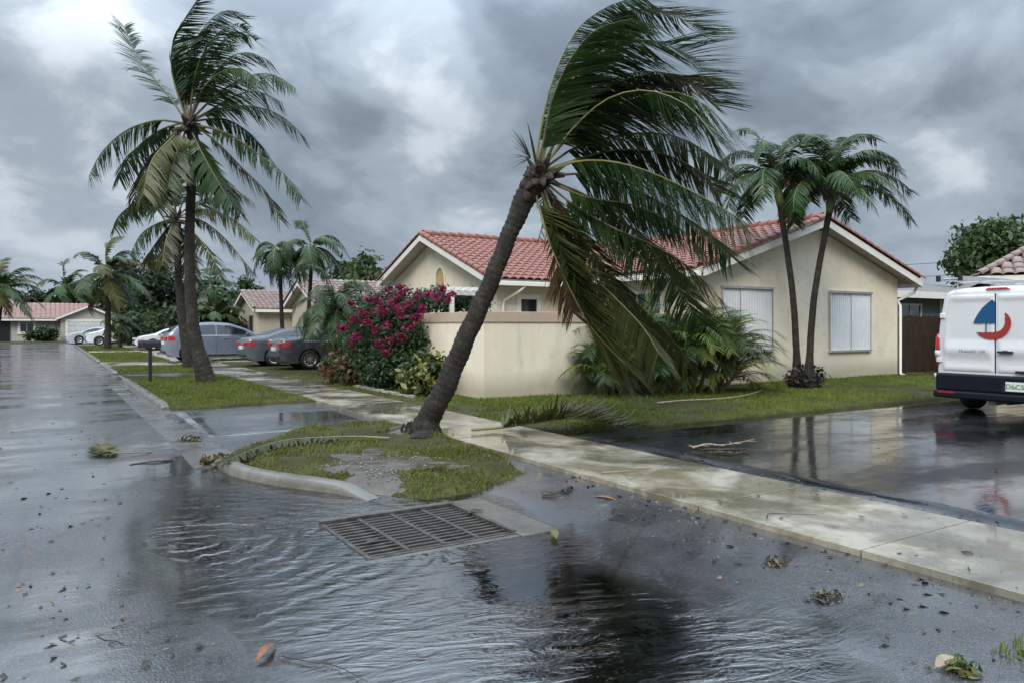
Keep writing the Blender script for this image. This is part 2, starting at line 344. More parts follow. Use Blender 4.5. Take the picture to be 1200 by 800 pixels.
def carpaint(name, c):
    b = NB(name); n = b.noise(60, 5, .7); d = b.noise(900, 2, .6)   # rain beads on the lacquer
    r = b.ramp(b.noise(6, 5, .6), [(.35, .20), (.65, .32)])
    return b.set(base=b.ramp(b.noise(2, 3), [(.3, tuple(v*.93 for v in c)), (.7, c)]), rough=r, coat=.9, coatr=.06, spec=.5, coatn=b.bump(b.vor(55), .001, .25))
M['paint_suv'] = carpaint('paint_steel_blue', (.17, .20, .26))
M['paint_grey'] = carpaint('paint_dark_grey', (.075, .085, .10))
M['paint_char'] = carpaint('paint_charcoal', (.048, .052, .062))
M['paint_white'] = carpaint('paint_white', (.66, .68, .70))
M['paint_silver'] = carpaint('paint_silver', (.40, .42, .45))
M['logo_blue'] = simple('logo_blue', (.012, .075, .19), .35, .04)
M['logo_red'] = simple('logo_red', (.30, .035, .028), .35, .04)
M['orange'] = simple('plate_orange', (.65, .25, .04), .5)
M['plate'] = simple('plate_white', (.62, .66, .62), .4, .05)
M['platetext'] = simple('plate_green_text', (.03, .12, .09), .4)
M['grey_text'] = simple('grey_badge', (.16, .17, .18), .4)
def water():
    b = NB('puddle_water')
    c = G(225, 640)
    # rings round the eddy near the left palm's reflection
    v = b.coord((1, 1, 1), loc=(-c.x, -c.y, 0)); wt = b.N.new('ShaderNodeTexWave'); wt.wave_type = 'RINGS'; wt.rings_direction = 'SPHERICAL'
    wt.inputs['Scale'].default_value = 1.6; wt.inputs['Distortion'].default_value = 9.0; wt.inputs['Detail'].default_value = 4; wt.inputs['Detail Scale'].default_value = 1.1; wt.inputs['Detail Roughness'].default_value = .62; b.L.new(v, wt.inputs[0])
    ln = b.N.new('ShaderNodeVectorMath'); ln.operation = 'LENGTH'; b.L.new(v, ln.inputs[0])
    fall = b.math('SUBTRACT', 1.0, b.math('DIVIDE', ln.outputs['Value'], 2.7), True)
    n1 = b.bump(wt.outputs['Fac'], .013, b.math('MULTIPLY', fall, b.ramp(b.noise(1.6, 4, .6), [(.35, .1), (.6, 1.0)])))
    # wind ripples, crests roughly across the view
    vr = b.N.new('ShaderNodeVectorRotate'); vr.rotation_type = 'Z_AXIS'; vr.inputs['Angle'].default_value = YAW-.25; b.L.new(b.coord(), vr.inputs[0])
    mp = b.N.new('ShaderNodeMapping'); mp.inputs['Scale'].default_value = (2.6, 7.2, 1); b.L.new(vr.outputs[0], mp.inputs[0])
    r1 = b.noise(1.0, 4, .6, 1.6, vec=mp.outputs[0])
    mp2 = b.N.new('ShaderNodeMapping'); mp2.inputs['Scale'].default_value = (16, 38, 1); b.L.new(vr.outputs[0], mp2.inputs[0])
    r2 = b.noise(1.0, 2, .5, .6, vec=mp2.outputs[0])
    amt = b.ramp(b.noise(.9, 4, .6, .5), [(.36, .12), (.62, 1.0)])
    n2 = b.bump(r1, .016, amt, n1); n3 = b.bump(r2, .0022, amt, n2)
    b.N.remove(b.p)
    gl = b.N.new('ShaderNodeBsdfGlossy'); gl.inputs['Roughness'].default_value = .03; gl.inputs[0].default_value = (1, 1, 1, 1); b.L.new(n3, gl.inputs['Normal'])
    tr = b.N.new('ShaderNodeBsdfTransparent'); at_ = b.N.new('ShaderNodeAttribute'); at_.attribute_name = 'depth'; b.L.new(b.ramp(at_.outputs['Fac'], [(0.0, (.96, .96, .95)), (.35, (.60, .56, .48)), (1.0, (.26, .23, .17))]), tr.inputs[0])
    fr = b.N.new('ShaderNodeFresnel'); fr.inputs[0].default_value = 3.7; b.L.new(n3, fr.inputs['Normal'])
    ms = b.N.new('ShaderNodeMixShader'); b.L.new(b.math('MULTIPLY', fr.outputs[0], b.ramp(at_.outputs['Fac'], [(0.0, .12), (.14, 1.0)])), ms.inputs[0]); b.L.new(tr.outputs[0], ms.inputs[1]); b.L.new(gl.outputs[0], ms.inputs[2])
    b.L.new(ms.outputs[0], b.out.inputs[0]); return b.m
M['water'] = water()
# ------------------------------------------------------------------ ground
def sdf(px, py, poly):
    """signed distance to polygon (negative inside), numpy"""
    P = np.array([(p[0], p[1]) for p in poly]); d = np.full(px.shape, 1e9); ins = np.zeros(px.shape, bool); n = len(P)
    for i in range(n):
        a = P[i]; b = P[(i+1) % n]; e = b-a; wx = px-a[0]; wy = py-a[1]
        t = np.clip((wx*e[0]+wy*e[1])/(e@e), 0, 1); d = np.minimum(d, np.hypot(wx-e[0]*t, wy-e[1]*t))
        c = ((a[1] > py) != (b[1] > py)); with_ = np.where(c, (b[0]-a[0])*(py-a[1])/((b[1]-a[1]) if b[1] != a[1] else 1e-9)+a[0], -1e9)
        ins ^= c & (px < with_)
    return np.where(ins, -d, d)
def vnoise(x, y, s, seed):
    r = np.random.default_rng(seed); T = r.random((64, 64)); u = x*s; v = y*s
    i = np.floor(u).astype(int); j = np.floor(v).astype(int); fu = u-i; fv = v-j; fu = fu*fu*(3-2*fu); fv = fv*fv*(3-2*fv)
    g = lambda a, b: T[a % 64, b % 64]
    return (g(i, j)*(1-fu)+g(i+1, j)*fu)*(1-fv)+(g(i, j+1)*(1-fu)+g(i+1, j+1)*fu)*fv-.5
def fbm(x, y, s, seed): return vnoise(x, y, s, seed)+.5*vnoise(x, y, s*2.1, seed+1)+.25*vnoise(x, y, s*4.3, seed+2)
def grid(xs, ys, zf, keep=None):
    X, Y = np.meshgrid(xs, ys, indexing='ij'); Z = zf(X, Y); nx, ny = X.shape
    V = np.stack([X, Y, Z], -1).reshape(-1, 3); I = np.arange(nx*ny).reshape(nx, ny)
    Fq = np.stack([I[:-1, :-1], I[1:, :-1], I[1:, 1:], I[:-1, 1:]], -1).reshape(-1, 4)
    cx = (X[:-1, :-1]+X[1:, 1:]).ravel()/2; cy = (Y[:-1, :-1]+Y[1:, 1:]).ravel()/2
    if keep is not None:
        k = keep(cx, cy); Fq = Fq[k]; cx = cx[k]; cy = cy[k]
    u, inv = np.unique(Fq, return_inverse=True)
    return V[u], inv.reshape(Fq.shape), cx, cy
PIT = (1.90, 4.84, 3.05, 5.86)
inpit = lambda x, y: (x > PIT[0]) & (x < PIT[2]) & (y > PIT[1]) & (y < PIT[3])
PUD = [G(*p) for p in [(146, 632), (165, 598), (215, 574), (246, 556), (240, 538), (300, 548), (420, 568), (480, 566), (560, 566), (640, 588), (662, 612), (700, 632), (738, 655),
       (860, 700), (960, 722), (1030, 765), (1060, 830), (900, 1000), (600, 1050), (400, 900), (330, 812), (278, 740), (215, 712), (158, 665)]]
def asphalt_z(x, y):
    s = sdf(x, y, PUD)
    return np.clip(s*.020, -.034, .012)+.002+fbm(x, y, 1.3, 5)*.007*np.exp(-np.abs(s)*1.2)+fbm(x, y, 4, 15)*.0015+fbm(x, y, .35, 9)*.004
xs = np.unique(np.concatenate([np.arange(-9, -1, .5), np.arange(-1, 6.2, .08), [6.2, PIT[0], PIT[2]]]))
ys = np.unique(np.concatenate([np.arange(-6, 0, .5), np.arange(0, 9, .08), np.arange(9, 24, .25), np.arange(24, 78.1, 1.0), [PIT[1], PIT[3]]]))
V, Q, _, _ = grid(xs, ys, asphalt_z, lambda x, y: ~inpit(x, y))
st = npmesh('street', V, Q, M['asphalt'], smooth=True); at = st.data.attributes.new('wet', 'FLOAT', 'POINT'); at.data.foreach_set('value', np.exp(-np.maximum(sdf(V[:, 0], V[:, 1], PUD)-.02, 0)/.16).astype(np.float32))
tag(st, 'wet grey asphalt street running into the distance', kind='structure')
xs2 = np.unique(np.concatenate([np.arange(-.6, 5, .1), [PIT[0], PIT[2]]])); ys2 = np.unique(np.concatenate([np.arange(-.3, 9, .1), [PIT[1], PIT[3]]]))
V, Q, _, _ = grid(xs2, ys2, lambda x, y: x*0, lambda x, y: (~inpit(x, y)) & (sdf(x, y, PUD) < .5) & (x < 4.74))
pud = npmesh('puddle', V, Q, M['water']); at = pud.data.attributes.new('depth', 'FLOAT', 'POINT'); at.data.foreach_set('value', np.clip(-asphalt_z(V[:, 0], V[:, 1])/.034, 0, 1).astype(np.float32))
tag(pud, 'rippling rainwater puddle around the storm drain', kind='structure')
# ground out to the horizon, with an opening where the street and lots are laid
def ring(name, x0, y0, x1, y1, z, m):
    b = MB(); X = [-900, x0, x1, 900]; Y = [-900, y0, y1, 900]
    for i in range(3):
        for j in range(3):
            if i == 1 and j == 1: continue
            b.add([(X[i], Y[j], z), (X[i+1], Y[j], z), (X[i+1], Y[j+1], z), (X[i], Y[j+1], z)], [(0, 1, 2, 3)])
    return b.build(name, m)
tag(ring('ground', -9, -6, 45, 78, -.01, M['soilgrass']), kind='structure')
pit = MB(); x0, y0, x1, y1 = PIT
for a, b_ in (((x0-.1, y0-.1, -.75), (x1+.1, y0, -.004)), ((x0-.1, y1, -.75), (x1+.1, y1+.1, -.004)), ((x0-.1, y0, -.75), (x0, y1, -.004)), ((x1, y0, -.75), (x1+.1, y1, -.004)), ((x0-.1, y0-.1, -.85), (x1+.1, y1+.1, -.75))): pit.box(a, b_)
# storm drain
gr = empty('storm_drain', (0, 0, 0), 0, 'rectangular iron storm drain grate half drowned in the foreground puddle', 'storm drain')
pit.build('catch_basin', M['mud'], gr)
f = MB(); f.box((x1+.02, y0-.12, -.03), (x1+.36, y1+.12, .013)); f.box((x0-.02, y1+.03, -.03), (x1+.02, y1+.12, .021)); f.box((x0-.05, y0-.09, -.03), (x1+.02, y0-.03, .003))
splitbuild(f, 'concrete_surround', M['frameconc'], gr, bevel=.012)
f = MB(); t = .035
f.box((x0-t, y0-t, -.05), (x1+t, y0, .009)); f.box((x0-t, y1, -.05), (x1+t, y1+t, .030)); f.box((x0-t, y0, -.05), (x0, y1, .010)); f.box((x1, y0, -.05), (x1+t, y1, .024))
splitbuild(f, 'iron_frame', M['iron'], gr, bevel=.004)
nb = 13; bar = None
for i in range(nb):
    yy = y0+(i+.5)*(y1-y0)/nb
    if bar is None:
        b = MB(); b.box((x0+.002, -.0125, -.05), (x1-.002, .0125, .007)); bar = b.build('bar', M['iron'], gr, bevel=.004)
        o = bar
    else:
        o = bar.copy(); COL.objects.link(o)
    o.location = (0, yy, random.uniform(-.002, .002))
rib = None
for i in range(1, 4):
    xx = x0+i*(x1-x0)/4
    if rib is None:
        b = MB(); b.box((-.016, y0+.002, -.045), (.016, y1-.002, .014)); rib = b.build('cross_rib', M['iron'], gr, bevel=.004); o = rib
    else: o = rib.copy(); COL.objects.link(o)
    o.location = (xx, 0, 0)
# sidewalk slabs
SWX0, SWX1 = 4.75, 6.2; sw = MB(); sw.box((SWX0+.01, -6, -.05), (SWX1-.01, 70, .012)); SW = tag(sw.build('sidewalk', M['mud']), 'stained concrete sidewalk of square slabs', kind='structure')
y = -1.46; k = 0
while y < 68:
    b = MB(); tw = random.uniform(-.003, .003); zt = .062+random.uniform(-.004, .004); e = 1.5-.016
    n = 6; g_ = .0025
    b.add([(SWX0, 0, -.02), (SWX1, 0, -.02), (SWX1, e, -.02), (SWX0, e, -.02), (SWX0, 0, zt-g_+tw), (SWX1, 0, zt-g_), (SWX1, e, zt-g_-tw), (SWX0, e, zt-g_),
           (SWX0+g_, g_, zt+tw), (SWX1-g_, g_, zt), (SWX1-g_, e-g_, zt-tw), (SWX0+g_, e-g_, zt)],
          [(0,1,5,4), (1,2,6,5), (2,3,7,6), (3,0,4,7), (4,5,9,8), (5,6,10,9), (6,7,11,10), (7,4,8,11), (8,9,10,11)])
    b.v = [(vx, vy+y, vz) for vx, vy, vz in b.v]
    b.build('slab', M['slab'], SW); y += 1.5
# turf sheets
def sheet(name, x0, y0, x1, y1, z, m, step=.3, rough=.03, skirt=.08, kind='structure', label=None, edge=.12):
    xs = np.linspace(x0, x1, max(3, int((x1-x0)/step)+1)); ys = np.linspace(y0, y1, max(3, int((y1-y0)/step)+1))
    xs = np.unique(np.concatenate([xs, [x0+.02, x1-.02, x0+edge, x1-edge]])); ys = np.unique(np.concatenate([ys, [y0+.02, y1-.02, y0+edge, y1-edge]]))
    def zf(X, Y):
        d = np.minimum(np.minimum(X-x0, x1-X), np.minimum(Y-y0, y1-Y)); t = np.clip(d/edge, 0, 1)
        return np.where(d <= 1e-6, z-skirt, z-.025*(1-t))+fbm(X, Y, .9, 3)*rough*t
    V, Q, _, _ = grid(xs, ys, zf)
    return tag(npmesh(name, V, Q, m, smooth=True), label, kind=kind)
def blades(name, pts, hmin, hmax, mats, w=.006, label=None, lean=.5, dry=.16):
    """pts (n,3): one curved blade (2 triangles' worth) each"""
    n = len(pts); a = RNG.random(n)*2*np.pi; h = hmin+(hmax-hmin)*RNG.random(n)**1.4; ww = w*(.6+.8*RNG.random(n))
    dx = np.cos(a)*ww; dy = np.sin(a)*ww; la = RNG.random(n)*2*np.pi; ll = h*lean*RNG.random(n)
    wx, wy = R_.x*.25, R_.y*.25
    B0 = pts+np.stack([dx, dy, -.01*np.ones(n)], -1); B1 = pts-np.stack([dx, dy, .01*np.ones(n)], -1)
    mx_ = np.stack([np.cos(la)*ll*.35+wx*h*.4, np.sin(la)*ll*.35+wy*h*.4, h*.6], -1); M0 = pts+mx_+np.stack([dx, dy, 0*h], -1)*.7; M1 = pts+mx_-np.stack([dx, dy, 0*h], -1)*.7
    T = pts+np.stack([np.cos(la)*ll+wx*h*1.3, np.sin(la)*ll+wy*h*1.3, h*.95], -1)
    V = np.stack([B0, B1, M1, M0, T], 1).reshape(-1, 3); o = np.arange(n)[:, None]*5
    tri = np.concatenate([o+np.array([0, 1, 2]), o+np.array([0, 2, 3]), o+np.array([3, 2, 4])], 0)
    mi = np.tile((RNG.random(n) < dry).astype(int), 3)
    return tag(npmesh(name, V, tri, mats, mi=mi), label, kind='stuff')
GM = [M['blade'], M['blade_dry']]
def turf_pts(x0, y0, x1, y1, n, z, rough=.03, edge=.12, thin=.35):
    x = x0+(x1-x0)*RNG.random(n); y = y0+(y1-y0)*RNG.random(n)
    k = fbm(x, y, 1.3, 21)+.55 > thin*RNG.random(n)*1.6
    x = x[k]; y = y[k]; d = np.minimum(np.minimum(x-x0, x1-x), np.minimum(y-y0, y1-y)); t = np.clip(d/edge, 0, 1)
    return np.stack([x, y, z-.025*(1-t)+fbm(x, y, .9, 3)*rough*t-.004], -1)
VX0, VX1 = 2.02, 4.745
VERGES = [(15.2, 24.6, 26000, .05, .0045, 'near'), (27.4, 31.6, 7000, .05, .006, 'mid'), (36.6, 66, 16000, .07, .010, 'far')]
for (a, b_, n, h, w_, _) in VERGES:
    sheet('verge', VX0, a, VX1, b_, .085, M['soilgrass'], label='strip of turf between the curb and the sidewalk', step=.4)
    blades('verge_grass', turf_pts(VX0, a, VX1, b_, n, .085), .03, h+.02, GM, w_, 'short bright grass on the verge')
# nearest verge at the right edge of the picture
sheet('verge', 3.95, -4, 4.745, 1.74, .05, M['soilgrass'], step=.2)
blades('verge_grass', turf_pts(3.85, .4, 4.745, 1.80, 5000, .05, thin=.8), .02, .07, GM, .0035, 'ragged grass at the corner of the driveway')
LX0, LY0 = 6.215, 8.6
sheet('lawn', LX0, LY0, 45, 78, .075, M['soilgrass'], step=.6, label='front lawn of the houses', rough=.02)
def lawn_pts(x0, y0, x1, y1, n):
    x = x0+(x1-x0)*RNG.random(n); y = y0+(y1-y0)*RNG.random(n)
    k = (fbm(x, y, 1.1, 31)+.5 > .62*RNG.random(n)*1.5) & (fbm(x, y, .7, 77) > -.30)
    x = x[k]; y = y[k]; t = np.clip(np.minimum(x-LX0, y-LY0)/.12, 0, 1)
    return np.stack([x, y, .075-.025*(1-t)+.003+0*x], -1)
pts = np.concatenate([lawn_pts(LX0, LY0, 9.5, 13.5, 30000), lawn_pts(9.5, LY0, 24, 13.45, 60000), lawn_pts(LX0, 13.5, 7.65, 19.5, 4500), lawn_pts(LX0, 19.5, 10, 25, 4000)])
blades('lawn_grass', pts, .025, .075, GM, .0055, 'uneven green grass in front of the stucco house')
# driveways
sheet('black_driveway', 6.212, -6, 45, 8.62, .035, M['blacktop'], step=.5, rough=.012, label='glossy wet black driveway under the van', edge=.05)
sheet('concrete_driveway', 1.95, 11.25, 4.745, 15.25, .022, M['apron'], step=.3, rough=.010, label='wet driveway apron crossing the verge', edge=.05)
sheet('concrete_driveway', 1.95, 24.55, 4.745, 27.45, .04, M['apron'], step=.4, rough=.006, edge=.05)
sheet('concrete_driveway', 1.95, 31.55, 4.745, 36.65, .04, M['slab'], step=.4, rough=.006, edge=.05)
sheet('concrete_driveway', 6.21, 33.2, 16, 37.0, .10, M['slab'], step=.5, rough=.004, edge=.05)
sheet('concrete_driveway', 8.2, 25.4, 16, 31.0, .10, M['slab'], step=.5, rough=.004, edge=.05)
sheet('concrete_path', 2.05, 48.5, 4.74, 50.0, .14, M['slab'], step=.5, rough=.002, edge=.05)
sheet('concrete_path', 1.8, 77, 8, 92.5, .06, M['slab'], step=.8, rough=.002, edge=.05)
# gutter pan and curbs
gp = MB()
ysg = np.arange(8.9, 77.5, 1.2)
for a in ysg:
    z0 = .017; gp.add([(1.42, a+.006, z0), (1.98, a+.006, z0-.004), (1.98, a+1.194, z0-.004), (1.42, a+1.194, z0), (1.42, a+.006, -.02), (1.98, a+.006, -.02), (1.98, a+1.194, -.02), (1.42, a+1.194, -.02)],
                      [(0,1,2,3), (0,4,5,1), (2,6,7,3), (1,5,6,2), (3,7,4,0)])
tag(gp.build('gutter', M['gutterpan']), 'concrete gutter pan along the street edge', kind='structure')
def sweep(path, prof):
    """prof: list of (offset to the left of travel, z)"""
    b = MB(); n = len(prof); P = [Vector((p[0], p[1], 0)) for p in path]; zs = [p[2] if len(p) > 2 else 1 for p in path]
    for i, p in enumerate(P):
        t = (P[min(i+1, len(P)-1)]-P[max(0, i-1)]).normalized(); l = Vector((-t.y, t.x, 0))
        b.v.extend([tuple(p+l*o+Vector((0, 0, z*zs[i] if z > 0 else z))) for o, z in prof])
    for i in range(len(P)-1):
        for k in range(n-1): b.f.append((i*n+k, i*n+k+1, (i+1)*n+k+1, (i+1)*n+k)); b.m.append(0)
    b.f.append(tuple(range(n))); b.m.append(0); b.f.append(tuple((len(P)-1)*n+k for k in range(n-1, -1, -1))); b.m.append(0)
    return b
def smooth(path, n=6):
    P = [Vector(p) for p in path]; out = []
    for i in range(len(P)-1):
        p0 = P[max(i-1, 0)]; p1 = P[i]; p2 = P[i+1]; p3 = P[min(i+2, len(P)-1)]
        for k in range(n):
            t = k/n; out.append(.5*((2*p1)+(p2-p0)*t+(2*p0-5*p1+4*p2-p3)*t*t+(3*p1-p0-3*p2+p3)*t**3))
    out.append(P[-1]); return out
CPROF = [(-.10, -.03), (-.095, .06), (-.075, .105), (-.04, .122), (.03, .122), (.055, .110), (.06, -.03)]
for (a, b_) in ((15.5, 24.4), (27.6, 31.4), (36.9, 65.8)):
    a_ = a
    while a_ < b_-.2:
        e = min(a_+3.0, b_); path = [(1.95, a_+.008, .45 if a_ == a else 1), (1.95, a_+.35, 1), (1.95, (a_+e)/2, 1), (1.95, e-.35, 1), (1.95, e-.008, .45 if e == b_ else 1)]
        o = sweep(path, [(-q[0], q[1]) for q in CPROF][::-1]).build('curb', M['curb'], smooth=False)
        tag(o, kind='structure'); a_ = e
CURB = [tuple(G(px, py))[:2]+(h,) for px, py, h in [(262, 543, .6), (270, 550, 1), (290, 558, 1), (335, 567, 1), (380, 573, 1), (408, 577, .85), (428, 581, .35), (442, 584, .02)]]
CP = smooth([Vector(p) for p in CURB], 6)
o = sweep([tuple(p) for p in CP], [(-.10, -.04), (-.095, .04), (-.075, .08), (-.04, .105), (.03, .11), (.055, .10), (.065, -.03)]).build('curb', M['curb'], smooth=True)
tag(o, 'rounded concrete curb at the corner of the palm island', kind='structure')
# the island the leaning palm stands on
ISL = [Vector((p.x, p.y, 0)) for p in [G(*q) for q in [(262, 545), (300, 558), (340, 566), (400, 573), (440, 580), (500, 586), (560, 577), (622, 556), (600, 543)]]]+[Vector((4.74, 7.6, 0)), Vector((4.74, 11.35, 0)), Vector((3.2, 11.35, 0))]+[Vector((p.x, p.y, 0)) for p in [G(300, 521), G(268, 531)]]
PB = G(492, 515)
def isl_z(X, Y):
    s = -sdf(X, Y, ISL); t = np.clip(s/.35, 0, 1)
    z = -.035+.145*t**.6+fbm(X, Y, 2.5, 41)*.035*t
    r = np.hypot(X-PB.x, Y-PB.y); return z+.10*np.exp(-(r/.55)**2)
xs = np.arange(1.5, 4.76, .04); xs = xs[xs < 4.742]; ys = np.arange(6.2, 11.5, .04)
V, Q, cx, cy = grid(xs, ys, isl_z, lambda x, y: sdf(x, y, ISL) < .02)
MUDC = G(455, 552)
def mudf(x, y):
    a = np.hypot((x-MUDC.x), (y-MUDC.y))/.72; b = np.hypot(x-PB.x, y-PB.y)/.50; c = np.hypot(x-G(440, 575).x, y-G(440, 575).y)/.45
    return np.minimum(np.minimum(a, b), c)+fbm(x, y, 3.0, 51)*.9 < .82
tag(npmesh('grass_island', V, Q, [M['soilgrass'], M['mud']], smooth=True, mi=mudf(cx, cy).astype(int)), 'grassy island with a muddy patch at the palm', kind='structure')
n = 70000; x = 1.5+3.25*RNG.random(n); y = 6.2+5.3*RNG.random(n)
k = (sdf(x, y, ISL) < -.03) & ~mudf(x, y) & (fbm(x, y, 2.2, 61)+.40 > RNG.random(n)*.95) & (fbm(x, y, 1.1, 91) > -.33)
x = x[k]; y = y[k]
blades('island_grass', np.stack([x, y, isl_z(x, y)], -1), .015, .060, [M['blade'], M['blade_dry']], .004, 'matted wet grass on the palm island', lean=1.6, dry=.55)
# pebbles and broken bits in the mud
b = MB()
for i in range(170):
    a = random.random()*6.28; r = random.random()**.5
    cx_ = MUDC.x+math.cos(a)*r*.75+random.uniform(-.1, .1); cy_ = MUDC.y+math.sin(a)*r*.6
    if i % 3 == 0: q = G(430+random.random()*50, 560+random.random()*14); cx_, cy_ = q.x, q.y
    z = float(isl_z(np.array([cx_]), np.array([cy_]))[0]); s_ = random.uniform(.006, .022)
    vs = [Vector((random.uniform(-1, 1), random.uniform(-1, 1), random.uniform(-.3, .6))).normalized()*s_ for _ in range(6)]
    for q in range(6): vs[q] = Vector(((1, 0, .1), (0, 1, 0), (-1, .1, 0), (0, -1, .1), (0, 0, .7), (0, 0, -.7))[q])*s_*random.uniform(.6, 1.2)
    b.add([v+Vector((cx_, cy_, z+.004)) for v in vs], [(0,1,4), (1,2,4), (2,3,4), (3,0,4), (1,0,5), (2,1,5), (3,2,5), (0,3,5)])
tag(b.build('pebbles', M['pebble']), 'pale pebbles washed out in the mud by the palm', kind='stuff')
# ------------------------------------------------------------------ buildings
TW, TR = .30, .34
TP = [(0, 0), (.035, .040), (.085, .064), (.15, .072), (.215, .064), (.265, .040), (.30, 0)]
def tile_verts():
    vs = []; n = len(TP)
    for v, dz in ((0, .030), (.40, .0)):
        vs += [(u, v, h+dz) for u, h in TP]
    vs += [(u, 0, h+.008) for u, h in TP]
    fs = [(i, i+1, n+i+1, n+i) for i in range(n-1)]+[(2*n+i, 2*n+i+1, i+1, i) for i in range(n-1)]
    return vs, fs
TV, TF = tile_verts()
def slope_tiles(roof, mesh, O, U, Vd, wid, ln, mat, keep, budget, stuff_name='tile_field', tw=TW, tr=TR):
    """tiles laid on a roof slope; the budget nearest ones are objects, the rest one joined part"""
    U = U.normalized(); Vd = Vd.normalized(); Nn = U.cross(Vd).normalized()
    if Nn.z < 0: Nn = -Nn
    flip = (U.cross(Vd)).z < 0
    c = []
    for j in range(int(ln/tr)+1):
        for i in range(int(wid/tw)):
            p = O+U*(i*tw)+Vd*(j*tr); q = p+U*tw/2+Vd*tr/2
            if keep(q): c.append((depth(p.x, p.y), p))
    c.sort(key=lambda a: a[0]); MB_ = MB()
    for k, (_, p) in enumerate(c):
        jit = random.uniform(-.006, .006); ang = random.uniform(-.012, .012)
        Mx = Matrix((U, Vd, Nn)).transposed().to_4x4(); Mx.translation = p+Nn*(.004+jit*.5)
        Mx = Mx @ Matrix.Rotation(ang, 4, 'Z')
        if tw != TW: Mx = Mx @ Matrix.Diagonal((tw/TW, tr/TR, 1, 1))
        if k < budget:
            o = bpy.data.objects.new('tile', mesh); COL.objects.link(o); o.parent = roof; o.matrix_basis = Mx
        else:
            MB_.add([Mx @ Vector(v) for v in TV], TF)
    if MB_.v: tag(MB_.build(stuff_name, mat, roof), kind='stuff')
def tile_mesh(mat):
    me = bpy.data.meshes.new('tile'); me.from_pydata(TV, [], TF); me.materials.append(mat); return me
def cap_row(roof, name, a, b, mat, r=.12, seg=.36, parts=True):
    a = Vector(a); b = Vector(b); n = max(1, int((b-a).length/seg)); d = (b-a)/n; T = d.normalized()
    side = T.cross(Vector((0, 0, 1))).normalized(); up = side.cross(T)
    vs = []; K = 7
    for v, rr in ((-.02, r*1.08), (1.0, r*.9)):
        vs += [(math.cos(math.pi*k/(K-1))*rr, v*d.length*(1.04 if v else 1), math.sin(math.pi*k/(K-1))*rr) for k in range(K)]
    vs += [(x*.86, y, z*.86) for x, y, z in vs[:K]]
    fs = [(k+1, k, K+k, K+k+1) for k in range(K-1)]+[(k, k+1, 2*K+k+1, 2*K+k) for k in range(K-1)]
    me = bpy.data.meshes.new(name); me.from_pydata(vs, [], fs); me.materials.append(mat)
    for i in range(n):
        o = bpy.data.objects.new(name, me); COL.objects.link(o); o.parent = roof
        Mx = Matrix((side, T, up)).transposed().to_4x4(); Mx.translation = a+d*i+up*random.uniform(-.004, .008); o.matrix_basis = Mx
def slab(roofmb, pts, th=.09):
    pts = [Vector(p) for p in pts]; n = (pts[1]-pts[0]).cross(pts[2]-pts[0]).normalized()
    if n.z < 0: n = -n
    roofmb.prism([p-n*.002 for p in pts], -n*th)
def board(mb, a, b, h, t, out):      # fascia board hanging h below line a-b, thickness t along out
    a = Vector(a); b = Vector(b); o = Vector(out).normalized()*t; d = Vector((0, 0, -h))
    mb.add([a, b, b+d, a+d, a+o, b+o, b+o+d, a+o+d], [(0,1,2,3), (4,7,6,5), (0,4,5,1), (1,5,6,2), (2,6,7,3), (3,7,4,0)])
# ---- the corner house
YW = 13.4; WX = 7.75
HL = 'cream stucco house with red barrel tile roof behind the garden wall'
H = empty('stucco_house', (18, 19, 0), 0, HL, 'house')
off = Vector((-18, -19, 0))
def sh(mb): mb.v = [(v[0]-18, v[1]-19, v[2]) for v in mb.v]; return mb
ER, EZ, RZ = 4.90, 3.03, 4.62        # front wing: half span of roof, eave and ridge height
RX = 18.65; FY = 12.95
sl1 = (RZ-EZ)/ER
def z_wing(x): return RZ-sl1*abs(x-RX)
MY0, MYR, MY1, MZ0, MZR = 19.3, 24.2, 28.3, 3.03, 4.85; MX0, MX1 = 11.35, 24.6
slm = (MZR-MZ0)/(MYR-MY0)
def z_main(y): return MZ0+slm*(y-MY0) if y < MYR else MZR-slm*(y-MYR)
b = MB(); x0, x1 = 14.3, 22.95
b.prism([(x0, YW, -.05), (x1, YW, -.05), (x1, YW, z_wing(x1)-.13), (RX, YW, RZ-.13), (x0, YW, z_wing(x0)-.13)], (0, 8, 0))
sh(b).build('wall', M['stucco_house'], H)
b = MB(); y0, y1 = 19.8, 27.8
b.prism([(11.9, y0, -.05), (11.9, y0, z_main(y0)-.13), (11.9, MYR, MZR-.13), (11.9, y1, z_main(y1)-.13), (11.9, y1, -.05)], (12.3, 0, 0))
sh(b).build('wall', M['stucco_house'], H)
rb = MB()
yin = MY0+(RZ-MZ0)/slm
slab(rb, [(RX-ER, FY, EZ), (RX, FY, RZ), (RX, 24.0, RZ), (RX-ER, 19.6, EZ)])
slab(rb, [(RX, FY, RZ), (RX+ER, FY, EZ), (RX+ER, 19.6, EZ), (RX, 24.0, RZ)])
slab(rb, [(MX0, MY0, MZ0), (MX1, MY0, MZ0), (MX1, MYR, MZR), (MX0, MYR, MZR)])
slab(rb, [(MX0, MYR, MZR), (MX1, MYR, MZR), (MX1, MY1, z_main(MY1)), (MX0, MY1, z_main(MY1))])
ROOF = sh(rb).build('roof', M['soffit'], H)
tm = tile_mesh(M['tile'])
def T0(v): return Vector(v)+off
keep1 = lambda q: (q.y+19 < 19.3 or z_wing(q.x+18) > z_main(q.y+19)+.03) and q.x+18 < RX-.08
slope_tiles(ROOF, tm, T0((RX-ER-.05, 24.0, EZ-.012)), Vector((0, -1, 0)), Vector((ER, 0, RZ-EZ)), 24.0-FY-.1, math.hypot(ER, RZ-EZ), M['tile'], keep1, 170)
keep2 = lambda q: z_main(q.y+19) > z_wing(q.x+18)+.03 if (RX-ER-.05 < q.x+18 < RX+ER) else True
